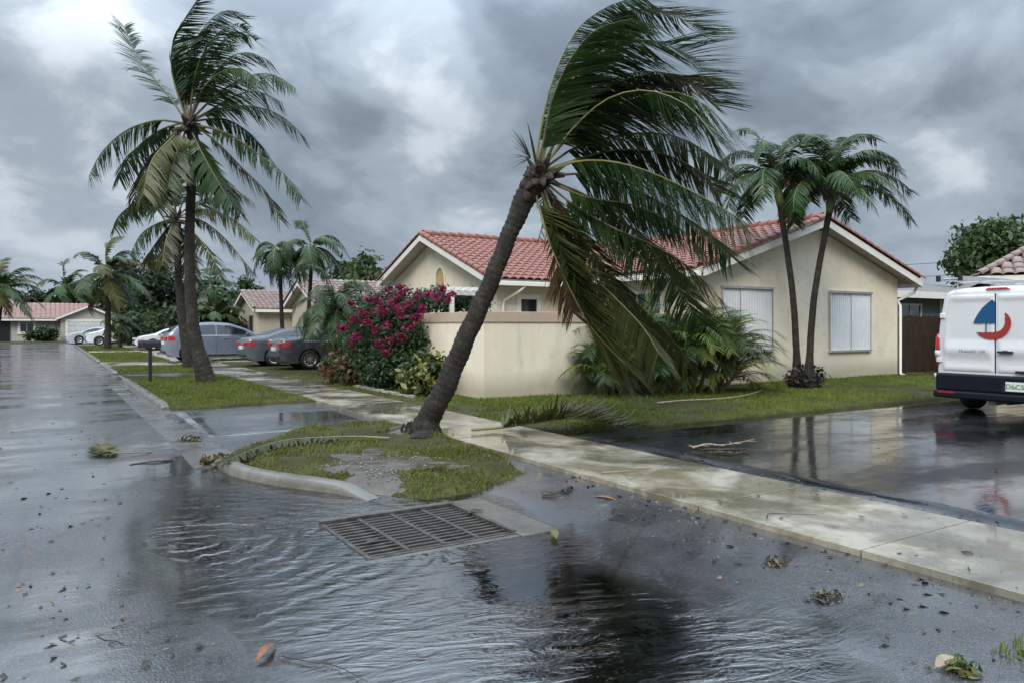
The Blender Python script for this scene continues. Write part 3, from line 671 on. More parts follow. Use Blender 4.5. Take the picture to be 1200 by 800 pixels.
slope_tiles(ROOF, tm, T0((MX0+.08, MY0-.05, MZ0-.015)), Vector((1, 0, 0)), Vector((0, MYR-MY0, MZR-MZ0)), MX1-MX0-.1, math.hypot(MYR-MY0, MZR-MZ0), M['tile'], keep2, 128)
slope_tiles(ROOF, tm, T0((RX+ER+.05, FY+.1, EZ-.012)), Vector((0, 1, 0)), Vector((-ER, 0, RZ-EZ)), 24.0-FY-.1, math.hypot(ER, RZ-EZ), M['tile'],
            lambda q: (q.y+19 < 19.3 or z_wing(q.x+18) > z_main(q.y+19)+.03) and q.x+18 > RX+.08, 0)
cap_row(ROOF, 'rake_tile', T0((RX-ER-.06, FY+.03, EZ+.03)), T0((RX, FY+.03, RZ+.05)), M['tile'])
cap_row(ROOF, 'rake_tile', T0((RX+ER+.06, FY+.03, EZ+.03)), T0((RX, FY+.03, RZ+.05)), M['tile'])
cap_row(ROOF, 'rake_tile', T0((MX0+.04, MY0-.06, MZ0+.03)), T0((MX0+.04, MYR, MZR+.05)), M['tile'])
cap_row(ROOF, 'rake_tile', T0((MX0+.04, MY1+.04, z_main(MY1)+.03)), T0((MX0+.04, MYR, MZR+.05)), M['tile'])
cap_row(ROOF, 'ridge_tile', T0((RX, FY+.1, RZ+.05)), T0((RX, 23.3, RZ+.05)), M['tile'], r=.14)
cap_row(ROOF, 'ridge_tile', T0((MX0+.1, MYR, MZR+.05)), T0((MX1, MYR, MZR+.05)), M['tile'], r=.14)
fb = MB()
board(fb, (RX-ER, FY, EZ-.0), (RX, FY, RZ-.0), .20, .03, (0, -1, 0)); board(fb, (RX, FY, RZ), (RX+ER, FY, EZ), .20, .03, (0, -1, 0))
board(fb, (MX0, MY0, MZ0), (MX0, MYR, MZR), .20, .03, (-1, 0, 0)); board(fb, (MX0, MYR, MZR), (MX0, MY1, z_main(MY1)), .20, .03, (-1, 0, 0))
splitbuild(sh(fb), 'fascia', M['white'], ROOF)
gb = MB(); gb.box((MX0+.05, MY0-.13, MZ0-.20), (RX-ER-.02, MY0-.01, MZ0-.06)); gb.box((RX-ER-.14, FY+.05, EZ-.20), (RX-ER-.01, MY0-.15, EZ-.065)); gb.box((RX+ER+.01, FY+.05, EZ-.20), (RX+ER+.14, 22, EZ-.065))
splitbuild(sh(gb), 'rain_gutter', M['white'], ROOF, bevel=.015)
def downspout(pts):
    b = MB(); b.tube(pts, .045, 8); sh(b).build('downspout', M['white'], H, smooth=True)
downspout([(RX+ER+.07, FY+.2, EZ-.17), (RX+ER+.02, FY+.25, EZ-.36), (x1+.10, YW+.05, EZ-.62), (x1+.06, YW-.06, EZ-.8), (x1+.05, YW-.06, .1), (x1+.02, YW-.2, .06)])
downspout([(12.6, MY0-.07, MZ0-.18), (12.45, MY0+.0, MZ0-.34), (12.15, 19.72, MZ0-.62), (12.1, 19.72, MZ0-.8), (12.1, 19.72, .1)])
def corrugated(x0, x1, z0, z1, y, pitch=.105, d=.028):
    b = MB(); xs = []; x = x0; k = 0
    while x < x1-1e-3:
        xs += [(x, 0 if k % 2 else d), (min(x+pitch*.40, x1), 0 if k % 2 else d)]; x += pitch*.5; k += 1
    n = len(xs)
    for (xx, dd) in xs: b.v.append((xx, y-dd, z0)); b.v.append((xx, y-dd, z1))
    for i in range(n-1): b.f.append((2*i, 2*i+2, 2*i+3, 2*i+1)); b.m.append(0)
    return b
def shutter(xa, xb, za, zb, npan):
    f = MB(); y = YW-.006
    f.box((xa-.06, y-.10, zb-.02), (xb+.06, y, zb+.045)); f.box((xa-.06, y-.085, za-.05), (xb+.06, y, za+.01)); f.box((xa-.05, y-.05, za+.011), (xa-.008, y, zb-.021)); f.box((xb+.008, y-.05, za+.011), (xb+.05, y, zb-.021))
    fr = splitbuild(sh(f), 'shutter_track', M['alu'], H)
    wdt = (xb-xa)/npan
    for i in range(npan):
        sh(corrugated(xa+i*wdt+.004, xa+(i+1)*wdt-.004, za, zb, y-.012-(.012 if i % 2 else 0))).build('shutter_panel', M['shutter'], fr)
    d = MB(); d.box((xa+.01, y-.008, za), (xb-.01, y, zb)); sh(d).build('backing', M['dark'], fr)
def onplane(px, yp):   # x on the plane y=yp
    l = (px-600)/FPX; return yp*(F_.x+l*R_.x)/(F_.y+l*R_.y)
def zat(px, py, yp):
    l = (px-600)/FPX; D = yp/(F_.y+l*R_.y); return EYE+(HOR-py)*D/FPX
shutter(onplane(972, YW), onplane(1018, YW), zat(995, 410, YW), zat(995, 343.5, YW), 2)
shutter(onplane(846, YW), onplane(903, YW), zat(880, 410, YW), zat(880, 338, YW), 3)
# small windows
def window(P, uax, w_, h, fr=.09, depth_=.06, nmull=0, outward=Vector((0, -1, 0))):
    P = Vector(P); U = Vector(uax); Z = Vector((0, 0, 1)); b = MB()
    def bx(u0, u1, z0, z1, d0, d1):
        c = [P+U*u+Z*z+outward*d for d in (d0, d1) for z in (z0, z1) for u in (u0, u1)]
        b.add(c, [(0,1,3,2), (4,6,7,5), (0,4,5,1), (1,5,7,3), (3,7,6,2), (2,6,4,0)])
    bx(-fr, 0, -fr, h+fr, .002, depth_); bx(w_, w_+fr, -fr, h+fr, .002, depth_); bx(0, w_, h, h+fr, .002, depth_-.003); bx(0, w_, -fr, 0, .002, depth_-.003); bx(-fr-.05, w_+fr+.05, -fr-.06, -fr-.002, .002, depth_+.05)
    for i in range(nmull): bx(w_*(i+1)/(nmull+1)-.02, w_*(i+1)/(nmull+1)+.02, 0, h, .004, depth_-.01)
    b2 = MB(); c = [P+U*u+Z*z+outward*.012 for z in (0, h) for u in (0, w_)]; b2.add(c, [(0, 1, 3, 2)])
    return b, b2
def add_window(par, shf, *a, **k):
    b, b2 = window(*a, **k)
    if shf: sh(b); sh(b2)
    f = b.build('window', M['white'], par); b2.build('pane', M['glass'], f); return f
add_window(H, 1, (onplane(606, 19.8)+.12, 19.8, 1.95), (1, 0, 0), .62, .50, fr=.16)
add_window(H, 1, (14.3, 16.9, 1.35), (0, -1, 0), 1.9, 1.15, fr=.10, nmull=1, outward=Vector((-1, 0, 0)))
add_window(H, 1, (14.3, 19.2, 1.35), (0, -1, 0), 1.2, 1.15, fr=.10, nmull=0, outward=Vector((-1, 0, 0)))
# arched niche in the street gable
nb_ = MB(); yc, zc, hw = MYR-.55, 2.62, .36
arc = [(yc+math.cos(a)*hw, zc+.62+math.sin(a)*hw*1.2) for a in np.linspace(0, math.pi, 13)]
poly = [(yc+hw, zc-.25)]+arc+[(yc-hw, zc-.25)]
nb_.prism([(11.9-.004, p[0], p[1]) for p in poly], (-.006, 0, 0))
ni = sh(nb_).build('niche', M['niche'], H)
tb = MB(); tb.tube([(11.87, p[0], p[1]) for p in poly], .035, 6); sh(tb).build('niche_trim', M['stucco_house'], ni)
# garden wall
W = tag(empty('garden_wall', (WX, YW, 0)), 'low cream stucco garden wall with pinkish cap beside the leaning palm', 'garden wall')
b = MB(); b.box((0, 0, -.05), (14.3-WX, .2, 1.68)); b.box((0, .2, -.05), (.2, 6.6, 1.679)); b.build('wall_face', M['stucco'], W)
b = MB(); b.box((-.03, -.03, 1.68), (14.29-WX, .23, 1.905)); b.box((-.03, .23, 1.68), (.23, 6.6, 1.904)); b.build('wall_cap', M['cap'], W, bevel=.008)
# pergola slats showing over the wall
Pg = empty('pergola', (8.75, 16.9, 0), 0, 'white slatted pergola top showing over the garden wall behind the bougainvillea', 'pergola')
for dx in (-.35, .35):
    for dy in (-.8, .8):
        b = MB(); b.box((dx-.045, dy-.045, 0), (dx+.045, dy+.045, 2.35)); b.build('post', M['white'], Pg)
for dy in (-.8, .8):
    b = MB(); b.box((-.5, dy-.03, 2.355), (.5, dy+.03, 2.47)); b.build('beam', M['white'], Pg)
for i in range(5):
    b = MB(); b.box((-.42+i*.21-.02, -1.05, 2.473), (-.42+i*.21+.02, 1.05, 2.55)); b.build('slat', M['white'], Pg)
# ---- fence
fx0, fx1, fy = 23.02, 28.0, 13.62
Fc = empty('wooden_fence', (fx0, fy, 0), 0, 'dark brown board fence between the house corner and the van', 'fence')
n = int((fx1-fx0)/.148)
for i in range(n):
    b = MB(); h = 1.93+random.uniform(-.03, .02); b.box((i*.148+.004, random.uniform(-.012, 0), .07), (i*.148+.140, .022, h)); b.build('plank', M['wood'], Fc)
for z in (.4, 1.5):
    b = MB(); b.box((0, .03, z), (n*.148, .07, z+.09)); b.build('rail', M['wood'], Fc)
for i in range(3):
    b = MB(); b.box((i*2.3+.01, .075, 0), (i*2.3+.10, .165, 1.9)); b.build('post', M['wood'], Fc)
# ---- low grey-roofed house behind the fence
Hn = empty('grey_roof_house', (30, 19, 0), 0, 'low house with grey shingle roof and white fascia behind the board fence', 'house')
def shn(mb, o): mb.v = [(v[0]-o[0], v[1]-o[1], v[2]) for v in mb.v]; return mb
b = MB(); b.box((25, 17.2, 0), (39, 24.5, 2.78)); shn(b, (30, 19)).build('wall', simple('grey_green_stucco', (.16, .18, .17), .8), Hn)
b = MB(); b.prism([(24.4, 16.5, 3.0), (24.4, 20.9, 3.75), (24.4, 25.3, 3.0), (24.4, 25.3, 2.88), (24.4, 20.9, 3.63), (24.4, 16.5, 2.88)], (15.2, 0, 0)); rf = shn(b, (30, 19)).build('roof', M['shingle'], Hn)
b = MB(); b.box((24.3, 16.42, 2.72), (39.7, 16.495, 2.99)); shn(b, (30, 19)).build('fascia', M['white'], rf)
f_, p_ = window((29.6, 17.2, 1.5), (1, 0, 0), 1.5, .95, fr=.08, nmull=1); f_ = shn(f_, (30, 19)).build('window', M['white'], Hn); shn(p_, (30, 19)).build('pane', M['glass'], f_)
b = MB(); b.box((28.9, 17.12, 0), (29.0, 17.19, 2.7)); b.box((32.6, 17.12, 0), (32.7, 17.19, 2.7)); splitbuild(shn(b, (30, 19)), 'porch_post', M['white'], Hn)
# ---- brown tile hip roof over the van
cr_ = S(1147, 323, 22.0); rz = -YAW-math.radians(27)
Hr = empty('brown_tile_house', (cr_.x, cr_.y, 0), rz, 'house with weathered brown tile hip roof rising behind the white van', 'house')
ez = cr_.z; b = MB(); b.box((.5, .5, 0), (13, 7.4, ez-.12)); b.build('wall', M['stucco_far'], Hr)
sl_ = .60; hw = 4.0; b = MB()
rz_ = ez+hw*sl_
slab(b, [(0, 0, ez), (13.5, 0, ez), (13.5-hw, hw, rz_), (hw, hw, rz_)]); slab(b, [(0, 0, ez), (hw, hw, rz_), (0, 2*hw, ez)]); slab(b, [(0, 2*hw, ez), (hw, hw, rz_), (13.5-hw, hw, rz_), (13.5, 2*hw, ez)]); slab(b, [(13.5, 0, ez), (13.5, 2*hw, ez), (13.5-hw, hw, rz_)])
rf = b.build('roof', M['dark'], Hr); tmd = tile_mesh(M['tile_dull'])
slope_tiles(rf, tmd, Vector((0, -.06, ez-.02)), Vector((1, 0, 0)), Vector((0, 1, sl_)), 13.5, math.hypot(hw, hw*sl_), M['tile_dull'], lambda q: q.y < q.x-.12 and q.y < 13.5-q.x and q.y < hw, 110)
slope_tiles(rf, tmd, Vector((-.06, 8.0, ez-.02)), Vector((0, -1, 0)), Vector((1, 0, sl_)), 8.0, math.hypot(hw, hw*sl_), M['tile_dull'], lambda q: q.x < q.y-.12 and q.x < 8.0-q.y, 0)
cap_row(rf, 'hip_tile', (0, 0, ez+.03), (hw, hw, rz_+.05), M['tile_dull'])
b = MB(); board(b, (0, 0, ez-.02), (13.5, 0, ez-.02), .22, .03, (0, -1, 0)); board(b, (0, 0, ez-.02), (0, 8.0, ez-.02), .22, .03, (-1, 0, 0)); splitbuild(b, 'fascia', M['white'], rf)
# ---- tan house beyond the sedans
Ht = empty('tan_house', (12, 44, 0), 0, 'tan stucco house with dull brown tile gables beyond the parked sedans', 'house')
def sht(mb): return shn(mb, (12, 44))
def gable_x(mbw, mbr, x0, x1, ye, yr, yb, ez, rz, ov=.5, ins=.4):
    s_ = (rz-ez)/(yr-ye); zt = lambda y: rz-abs(y-yr)*s_
    mbw.prism([(x0+ins, ye+ov, 0), (x0+ins, ye+ov, zt(ye+ov)-.12), (x0+ins, yr, rz-.12), (x0+ins, yb-ov, zt(yb-ov)-.12), (x0+ins, yb-ov, 0)], (x1-x0-ins, 0, 0))
    slab(mbr, [(x0, ye, ez), (x1, ye, ez), (x1, yr, rz), (x0, yr, rz)]); slab(mbr, [(x0, yr, rz), (x1, yr, rz), (x1, yb, zt(yb)), (x0, yb, zt(yb))])
wA, wB, rr_ = MB(), MB(), MB()
gable_x(wA, rr_, 10.7, 24, 46.5, 49.8, 53.1, 2.64, 3.83); gable_x(wB, rr_, 10.6, 24, 34.0, 36.85, 39.7, 2.62, 3.81)
wC = MB(); wC.box((13.5, 39.0, 0), (24, 47.2, 2.5)); sht(wA).build('wall', M['stucco_far'], Ht); sht(wB).build('wall', M['stucco_far'], Ht); sht(wC).build('wall', M['stucco_far'], Ht)
slab(rr_, [(13, 39.6, 3.0), (13, 46.6, 3.0), (18, 46.6, 4.2), (18, 39.6, 4.2)])
rf = sht(rr_).build('roof', M['soffit'], Ht); o_ = Vector((-12, -44, 0))
slope_tiles(rf, tmd, Vector((10.75, 46.45, 2.62))+o_, Vector((1, 0, 0)), Vector((0, 3.3, 1.19)), 13, 3.5, M['tile_dull'], lambda q: True, 0)
slope_tiles(rf, tmd, Vector((10.65, 33.95, 2.60))+o_, Vector((1, 0, 0)), Vector((0, 2.85, 1.19)), 13, 3.08, M['tile_dull'], lambda q: True, 0)
for x_, a, m_, e, ez_, rz_ in ((10.72, 46.5, 49.8, 53.1, 2.66, 3.86), (10.62, 34.0, 36.85, 39.7, 2.64, 3.84)):
    cap_row(rf, 'rake_tile', Vector((x_, a, ez_))+o_, Vector((x_, m_, rz_))+o_, M['tile_dull'], seg=.5); cap_row(rf, 'rake_tile', Vector((x_, e, ez_))+o_, Vector((x_, m_, rz_))+o_, M['tile_dull'], seg=.5)
b = MB()
for x_, a, m_, e, ez_, rz_ in ((10.7, 46.5, 49.8, 53.1, 2.64, 3.83), (10.6, 34.0, 36.85, 39.7, 2.62, 3.81)):
    board(b, (x_, a, ez_), (x_, m_, rz_), .2, .03, (-1, 0, 0)); board(b, (x_, m_, rz_), (x_, e, ez_), .2, .03, (-1, 0, 0)); board(b, (x_+.1, a, ez_), (24, a, ez_), .2, .03, (0, -1, 0))
splitbuild(sht(b), 'fascia', M['white'], rf)
for (yy, zz) in ((48.3, 1.0), (36.2, 1.0)):
    f_, p_ = window((11.0 if yy < 40 else 11.1, yy+.9, zz), (0, -1, 0), .8, 1.2, fr=.08, outward=Vector((-1, 0, 0))); f_ = sht(f_).build('window', simple('brown_shutter', (.13, .11, .09), .6), Ht); sht(p_).build('pane', M['glass'], f_)
# ---- far house closing the street
Hf = empty('ranch_house', (1, 95, 0), 0, 'pale ranch house with pink roof and white garage door at the end of the street', 'house')
def shf(mb): return shn(mb, (1, 95))
b = MB(); b.box((-5.2, 93.6, 0), (12, 103, 2.35)); shf(b).build('wall', simple('pale_grey_stucco', (.40, .40, .37), .85), Hf)
b = MB(); b.prism([(1.3, 92, 0), (6.5, 92, 0), (6.5, 92, 2.4), (3.9, 92, 3.62), (1.3, 92, 2.4)], (0, 4, 0)); shf(b).build('wall', simple('garage_stucco', (.36, .35, .32), .85), Hf)
b = MB(); slab(b, [(-5.8, 92.9, 2.35), (12.5, 92.9, 2.35), (12.5, 98, 4.05), (-3.6, 98, 4.05)]); slab(b, [(-5.8, 92.9, 2.35), (-3.6, 98, 4.05), (-3.6, 99, 4.05), (-5.8, 103.5, 2.35)]); slab(b, [(-5.8, 103.5, 2.35), (-3.6, 98, 4.05), (12.5, 98, 4.05), (12.5, 103.5, 2.35)])
slab(b, [(.8, 91.6, 2.38), (3.9, 91.6, 3.8), (3.9, 97, 3.8), (.8, 94, 2.38)]); slab(b, [(3.9, 91.6, 3.8), (7.0, 91.6, 2.38), (7.0, 94, 2.38), (3.9, 97, 3.8)])
rf = shf(b).build('roof', M['tile_pink'], Hf)
slope_tiles(rf, tile_mesh(M['tile_pink']), Vector((-5.4, 92.85, 2.35))+Vector((-1, -95, 0)), Vector((1, 0, 0)), Vector((0, 5.1, 1.7)), 17, 5.3, M['tile_pink'], lambda q: q.x > -6.6+(q.y+2.1)*.45, 0, tw=.45, tr=.5)
b = MB(); board(b, (.8, 91.58, 2.38), (3.9, 91.58, 3.8), .2, .04, (0, -1, 0)); board(b, (3.9, 91.58, 3.8), (7.0, 91.58, 2.38), .2, .04, (0, -1, 0)); board(b, (-5.8, 92.85, 2.34), (1.2, 92.85, 2.34), .2, .04, (0, -1, 0)); splitbuild(shf(b), 'fascia', M['white'], rf)
b = MB(); b.box((1.75, 91.9, 0), (1.95, 91.99, 2.3)); b.box((6.0, 91.9, 0), (6.2, 91.99, 2.3)); b.box((1.95, 91.9, 2.1), (6.0, 91.99, 2.3)); gf = splitbuild(shf(b), 'garage_frame', M['white'], Hf)
for i in range(4):
    b = MB(); b.box((1.96, 91.93, .02+i*.52), (5.99, 91.985, .02+i*.52+.50)); shf(b).build('door_panel', simple('garage_door', (.50, .53, .55), .5), gf, bevel=.015)
f_, p_ = window((-2.3, 93.6, 1.0), (1, 0, 0), 1.15, 1.0, fr=.22, nmull=1); f_ = shf(f_).build('window', M['white'], Hf); shf(p_).build('pane', M['glass'], f_)
b = MB(); b.box((-4.3, 93.5, 0), (-3.2, 93.59, 2.1)); shf(b).build('door', M['dark'], Hf)
b = MB(); b.box((-.4, 93.45, .1), (.9, 93.59, 2.2)); shf(b).build('panel', simple('grey_panel', (.27, .27, .27), .7), Hf)
# power lines far right
for k, (zz, ll) in enumerate(((5.25, 'upper thin power line crossing the sky left of the round tree'), (4.55, 'lower thin power line crossing the sky left of the round tree'))):
    b = MB(); A = S(1030, 305, 50)+Vector((0, 0, 0)); B_ = S(1190, 302, 50); A = S(960, 312-k*0+k*14, 52); B_ = S(1190, 300+k*16, 44)
    b.tube([A.lerp(B_, t)+Vector((0, 0, -1.0*4*t*(1-t)*.2)) for t in np.linspace(0, 1, 12)], .016, 5); tag(b.build('power_line', M['plastic']), ll, 'power line', 'power lines')
# ------------------------------------------------------------------ palms
WIND = (R_*1.0+F_*.15).normalized(); DOWN = Vector((0, 0, -1))
def frond(name, pts, n=70, L=.75, wid=.020, wind=1.0, grav=.6, bare=.16, mats=None, parent=None, segs=4, base_r=.022, seed=0, spread=.95, jit=.12, lift=.0, tipfade=.35, gap=.03, org=Vector((0, 0, 0)), sweep_=.45, init=.5, stiff=.30, rag=.14):
    rs = random.Random(seed)
    P = smooth([Vector(p) for p in pts], 6); ln = [0]
    for i in range(1, len(P)): ln.append(ln[-1]+(P[i]-P[i-1]).length)
    tot = ln[-1]
    def at(s):
        s *= tot; i = 1
        while i < len(ln)-1 and ln[i] < s: i += 1
        k = (s-ln[i-1])/max(1e-6, ln[i]-ln[i-1]); return P[i-1].lerp(P[i], k), (P[i]-P[i-1]).normalized()
    mb = MB()
    st = [at(i/14)[0]-org for i in range(15)]
    mb.tube(st, [base_r*(1-.88*(i/14)**.8) for i in range(15)], 6, 1)
    for side in (-1, 1):
        cv = Vector((0, 0, 0)); hole = 0
        for i in range(n):
            if i % 5 == 0: cv = Vector((rs.uniform(-1, 1), rs.uniform(-1, 1), rs.uniform(-1, 1)))*rag
            if hole > 0: hole -= 1; continue
            if rs.random() < gap*.25: hole = rs.randint(1, 3)
            if rs.random() < gap: continue
            s = bare+(1-bare)*(i+rs.random()*.6)/n; s = min(s, .999); p, T = at(s); p = p-org
            U = (Vector((0, 0, 1))-T*T.z)
            if U.length < .25: U = U+(-WIND+T*T.dot(WIND))*.6
            U.normalize(); sd_ = T.cross(U)*side; q = (s-bare)/(1-bare)
            l = L*(.55+.45*math.sin(min(1, q*1.9)*math.pi/2))*(1-tipfade*q**3)*rs.uniform(.82, 1.08)
            v_ = sd_*spread*(1-.5*init)+U*lift+(WIND*wind+DOWN*grav)*init*1.3; v_ = v_-T*v_.dot(T); v_ = v_/max(.35, v_.length)
            lim = 1.0+(2.2 if rs.random() < .05 else 0)
            d = (v_*.85+T*(sweep_+.35*q)+cv+Vector((rs.uniform(-1, 1), rs.uniform(-1, 1), rs.uniform(-1, 1)))*jit).normalized()
            w0 = wid*(1-.35*q)*rs.uniform(.8, 1.15); cur = p; vs = []
            b_ = (WIND*wind+DOWN*grav)*(1.0 if True else 0); stp = l/segs; wv = None
            for k in range(segs+1):
                nw = d.cross(U if abs(d.dot(U)) < .9 else T).normalized()
                if wv is not None and nw.dot(wv) < 0: nw = -nw
                wv = nw; ww = w0*(.55, 1.0, .85, .55, .0)[k] if segs == 4 else w0*(.6, 1., .6, 0)[k]
                if k < segs: vs += [cur+wv*ww, cur-wv*ww]
                else: vs += [cur]
                cur = cur+d*stp; d = (d+b_*(lim*stiff*4/segs)*rs.uniform(.7, 1.25)*(.6+.25*k)).normalized()
            fs = [(2*k, 2*k+1, 2*k+3, 2*k+2) for k in range(segs-1)]+[(2*segs-2, 2*segs-1, 2*segs)]
            mb.add(vs, fs, 0)
    return mb.build(name, mats or [M['frond'], M['rachis']], parent, smooth=False)
def trunk(pts, rads, parent, mat, rings=.09, n=14, amp=.035, org=Vector((0, 0, 0)), name='trunk', seed=1, wob=.05):
    rs = random.Random(seed); P = smooth([Vector(p) for p in pts], 8); m = len(P); ln = [0]
    for i in range(1, m): ln.append(ln[-1]+(P[i]-P[i-1]).length)
    tot = ln[-1]; N_ = int(tot/(rings/3)); mb = MB(); pp = []; rr = []
    for i in range(N_+1):
        s = i/N_*tot; k = 1
        while k < m-1 and ln[k] < s: k += 1
        t = (s-ln[k-1])/max(1e-6, ln[k]-ln[k-1]); pp.append(P[k-1].lerp(P[k], t)-org); u = i/N_*(len(rads)-1); a = min(int(u), len(rads)-2)
        rr.append((rads[a]*(1-(u-a))+rads[a+1]*(u-a))*(1+(amp if i % 3 == 0 else -amp*.3)*rs.uniform(.5, 1.6)+rs.uniform(-.012, .012)))
    mb.tube(pp, rr, n)
    nv = len(mb.v); mb.v = [tuple(Vector(v)+(Vector(v)-pp[i//n]).normalized()*rr[i//n]*wob*math.sin(3*(i % n)/n*6.28+i//n*.37)*.5) if i < nv else v for i, v in enumerate(mb.v)]
    return mb.build(name, mat, parent, smooth=True)
# ---- the big leaning palm
D0 = 10.45; base = G(493, 518); base.z = .02
BP = empty('coconut_palm', base, 0, 'large wind-bent coconut palm leaning right on the muddy grass island', 'palm tree')
T = [G(493, 524, 0)-Vector((0, 0, .12)), S(497, 500, D0), S(518, 461, D0), S(545, 398, D0), S(571, 340, D0-.05), S(597, 275, D0), S(613, 238, D0), S(632, 204, D0)]
trunk(T, [.29, .21, .17, .15, .145, .135, .128, .122, .118, .12, .15, .19], BP, M['palmbark'], org=base, n=20, amp=.05, wob=.11)
# root flare
b = MB(); rs = random.Random(4)
for k in range(90):
    a = rs.random()*6.28; r0 = rs.uniform(.16, .24); r1 = rs.uniform(.28, .36); z0 = rs.uniform(.05, .25)
    b.tube([Vector((math.cos(a)*r0, math.sin(a)*r0, z0+.02)), Vector((math.cos(a)*(r0+r1)/2, math.sin(a)*(r0+r1)/2, z0*.6)), Vector((math.cos(a)*r1, math.sin(a)*r1, -.02))], [.012, .014, .010], 5)
b.build('root', M['palmbark'], BP)
CR = S(634, 203, D0)
def heart(par, c, org, r, seed, nf=26, spike=True):
    rs = random.Random(seed); b = MB()
    for k in range(nf):
        a = rs.random()*6.28; el = rs.uniform(-.3, 1.3); d = Vector((math.cos(a)*math.cos(el), math.sin(a)*math.cos(el), math.sin(el)))
        p = c-org+Vector((0, 0, -.1)); l = rs.uniform(.7, 1.5)*r
        b.tube([p+d*r*.1, p+d*l*.6, p+d*l+DOWN*rs.uniform(0, .12)], [r*.22, r*.20, r*.05], 6, flat=.6)
    return b.build('husk', M['husk'], par)
heart(BP, CR, base, .33, 3, 34)
for k, (dx, dy, dz) in enumerate(((-.24, -.10, -.18), (-.26, .0, -.30), (-.20, -.16, -.36))):
    b = MB(); c = CR-base+R_*dx+F_*dy+Vector((0, 0, dz)); rr = .065
    b.tube([c+Vector((0, 0, rr*math.cos(t)*1.15)) for t in np.linspace(0, math.pi, 7)], [max(.004, rr*math.sin(t)) for t in np.linspace(0, math.pi, 7)], 9)
    b.build('coconut', M['husk'], BP, smooth=True)
b = MB(); b.tube([S(628, 190, D0)-base, S(623, 165, D0-.1)-base, S(618, 143, D0-.15)-base], [.045, .035, .004], 6, flat=.4); b.build('spear_leaf', M['palmbark'], BP)
b = MB(); rs = random.Random(8)
for k in range(26):
    a = S(622, 185, D0)-base; e = S(rs.uniform(596, 612), rs.uniform(150, 200), D0+rs.uniform(-.25, .25))-base
    b.tube([a, a.lerp(e, .5)+Vector((0, 0, .01)), e], [.005, .004, .001], 4, cap=False)
b.build('flower_stalk', M['husk'], BP)
def pf(lst, ddep):
    return [S(x, y, D0+ddep*(i/(len(lst)-1))**1.2) for i, (x, y) in enumerate(lst)]
GRN = [M['frond'], M['rachis']]; GRD = [M['frond'], M['rachis_dark']]; YEL = [M['frond_yel'], M['rachis']]; DEAD = [M['frond_dead'], M['rachis_dark']]
OLV = [M['frond_olive'], M['rachis']]
BIG = [
 ([(638,200),(680,186),(722,176),(768,178),(812,196),(842,226)], .3, .8, .8, .8, GRN, 90),
 ([(636,198),(672,150),(712,116),(758,106),(806,124),(836,160)], -1.1, .8, .8, .8, GRN, 90),
 ([(638,210),(680,226),(722,252),(760,290),(792,334),(818,376)], 1.1, .8, .6, .9, GRD, 90),
 ([(634,214),(656,268),(690,318),(728,356),(754,384),(772,414)], -.9, .65, .5, .95, OLV, 90),  # points, depth drift, leaflet length, wind, gravity, mats, n
 ([(627,203),(634,150),(648,92),(674,38),(708,10),(752,-6)], .5, .85, 1.3, .10, GRN, 85),
 ([(632,200),(650,125),(682,55),(728,14),(790,18),(826,44)], 1.0, .80, 1.2, .22, GRN, 85),
 ([(634,198),(652,125),(684,78),(722,52),(762,47),(800,64),(828,98)], -.5, .85, 1.1, .40, GRN, 95),
 ([(636,198),(664,142),(704,100),(752,84),(800,92),(838,124)], .9, .85, 1.1, .45, GRD, 90),
 ([(636,196),(668,160),(706,132),(746,114),(790,108),(828,124),(852,150)], -.7, .85, .75, .85, GRN, 95),
 ([(638,198),(676,172),(720,160),(768,156),(812,168),(846,196)], .9, .75, .7, .9, GRD, 80),
 ([(638,206),(664,192),(700,188),(742,195),(790,214),(836,238),(876,262)], -.9, .85, .75, .85, GRN, 100),
 ([(638,208),(676,204),(724,214),(778,240),(820,268),(856,300)], .7, .8, .8, .9, GRD, 85),
 ([(637,212),(672,240),(716,266),(762,286),(806,312),(846,352)], -.4, .85, .75, .9, GRD, 100),
 ([(636,214),(668,262),(706,308),(742,350),(776,384),(806,420)], .3, .80, .5, 1.0, OLV, 90),
 ([(624,208),(631,240),(644,284),(664,330),(688,376),(712,406),(732,426)], -.95, .85, .85, .85, OLV, 100),
 ([(630,212),(646,262),(664,318),(684,366),(704,404),(716,436)], -.4, .75, .8, .8, OLV, 90),
 ([(636,214),(664,250),(694,296),(722,346),(744,390),(760,430)], .6, .7, .6, .9, GRD, 80),
 ([(634,210),(648,244),(656,288),(660,330),(672,368)], .5, .55, .5, .9, DEAD, 60),
 ([(640,212),(690,232),(740,240),(790,262),(826,300)], -.2, .6, .7, .9, GRD, 80),
 ([(628,205),(638,160),(646,120),(668,70),(700,34),(742,22)], -.7, .75, 1.25, .15, GRD, 80),
 ([(634,200),(660,150),(696,112),(738,92),(784,88),(826,106)], .2, .8, 1.1, .35, GRD, 90),
]
for k, (l, dd, LL, wi, gr_, mt, nn) in enumerate(BIG):
    frond('frond', pf(l, dd), n=int(nn*1.8), L=LL*1.22, wid=.016, wind=wi*.85, grav=gr_*.8, init=.85, stiff=.17, mats=mt, parent=BP, seed=100+k, org=base, base_r=.022, segs=4, bare=.14, jit=.07)
for k in range(5):   # shrivelled stalks around the heart
    rs = random.Random(60+k); e = S(632+rs.uniform(-14, 30), 240+rs.uniform(10, 60), D0+rs.uniform(-.4, .3)); m_ = CR.lerp(e, .5)+Vector((rs.uniform(-.1, .2), 0, .05))
    frond('dead_stalk', [CR, m_, e], n=14, L=.28, wid=.010, wind=.4, grav=1.2, mats=DEAD, parent=BP, seed=70+k, org=base, segs=3, bare=.3, base_r=.02)
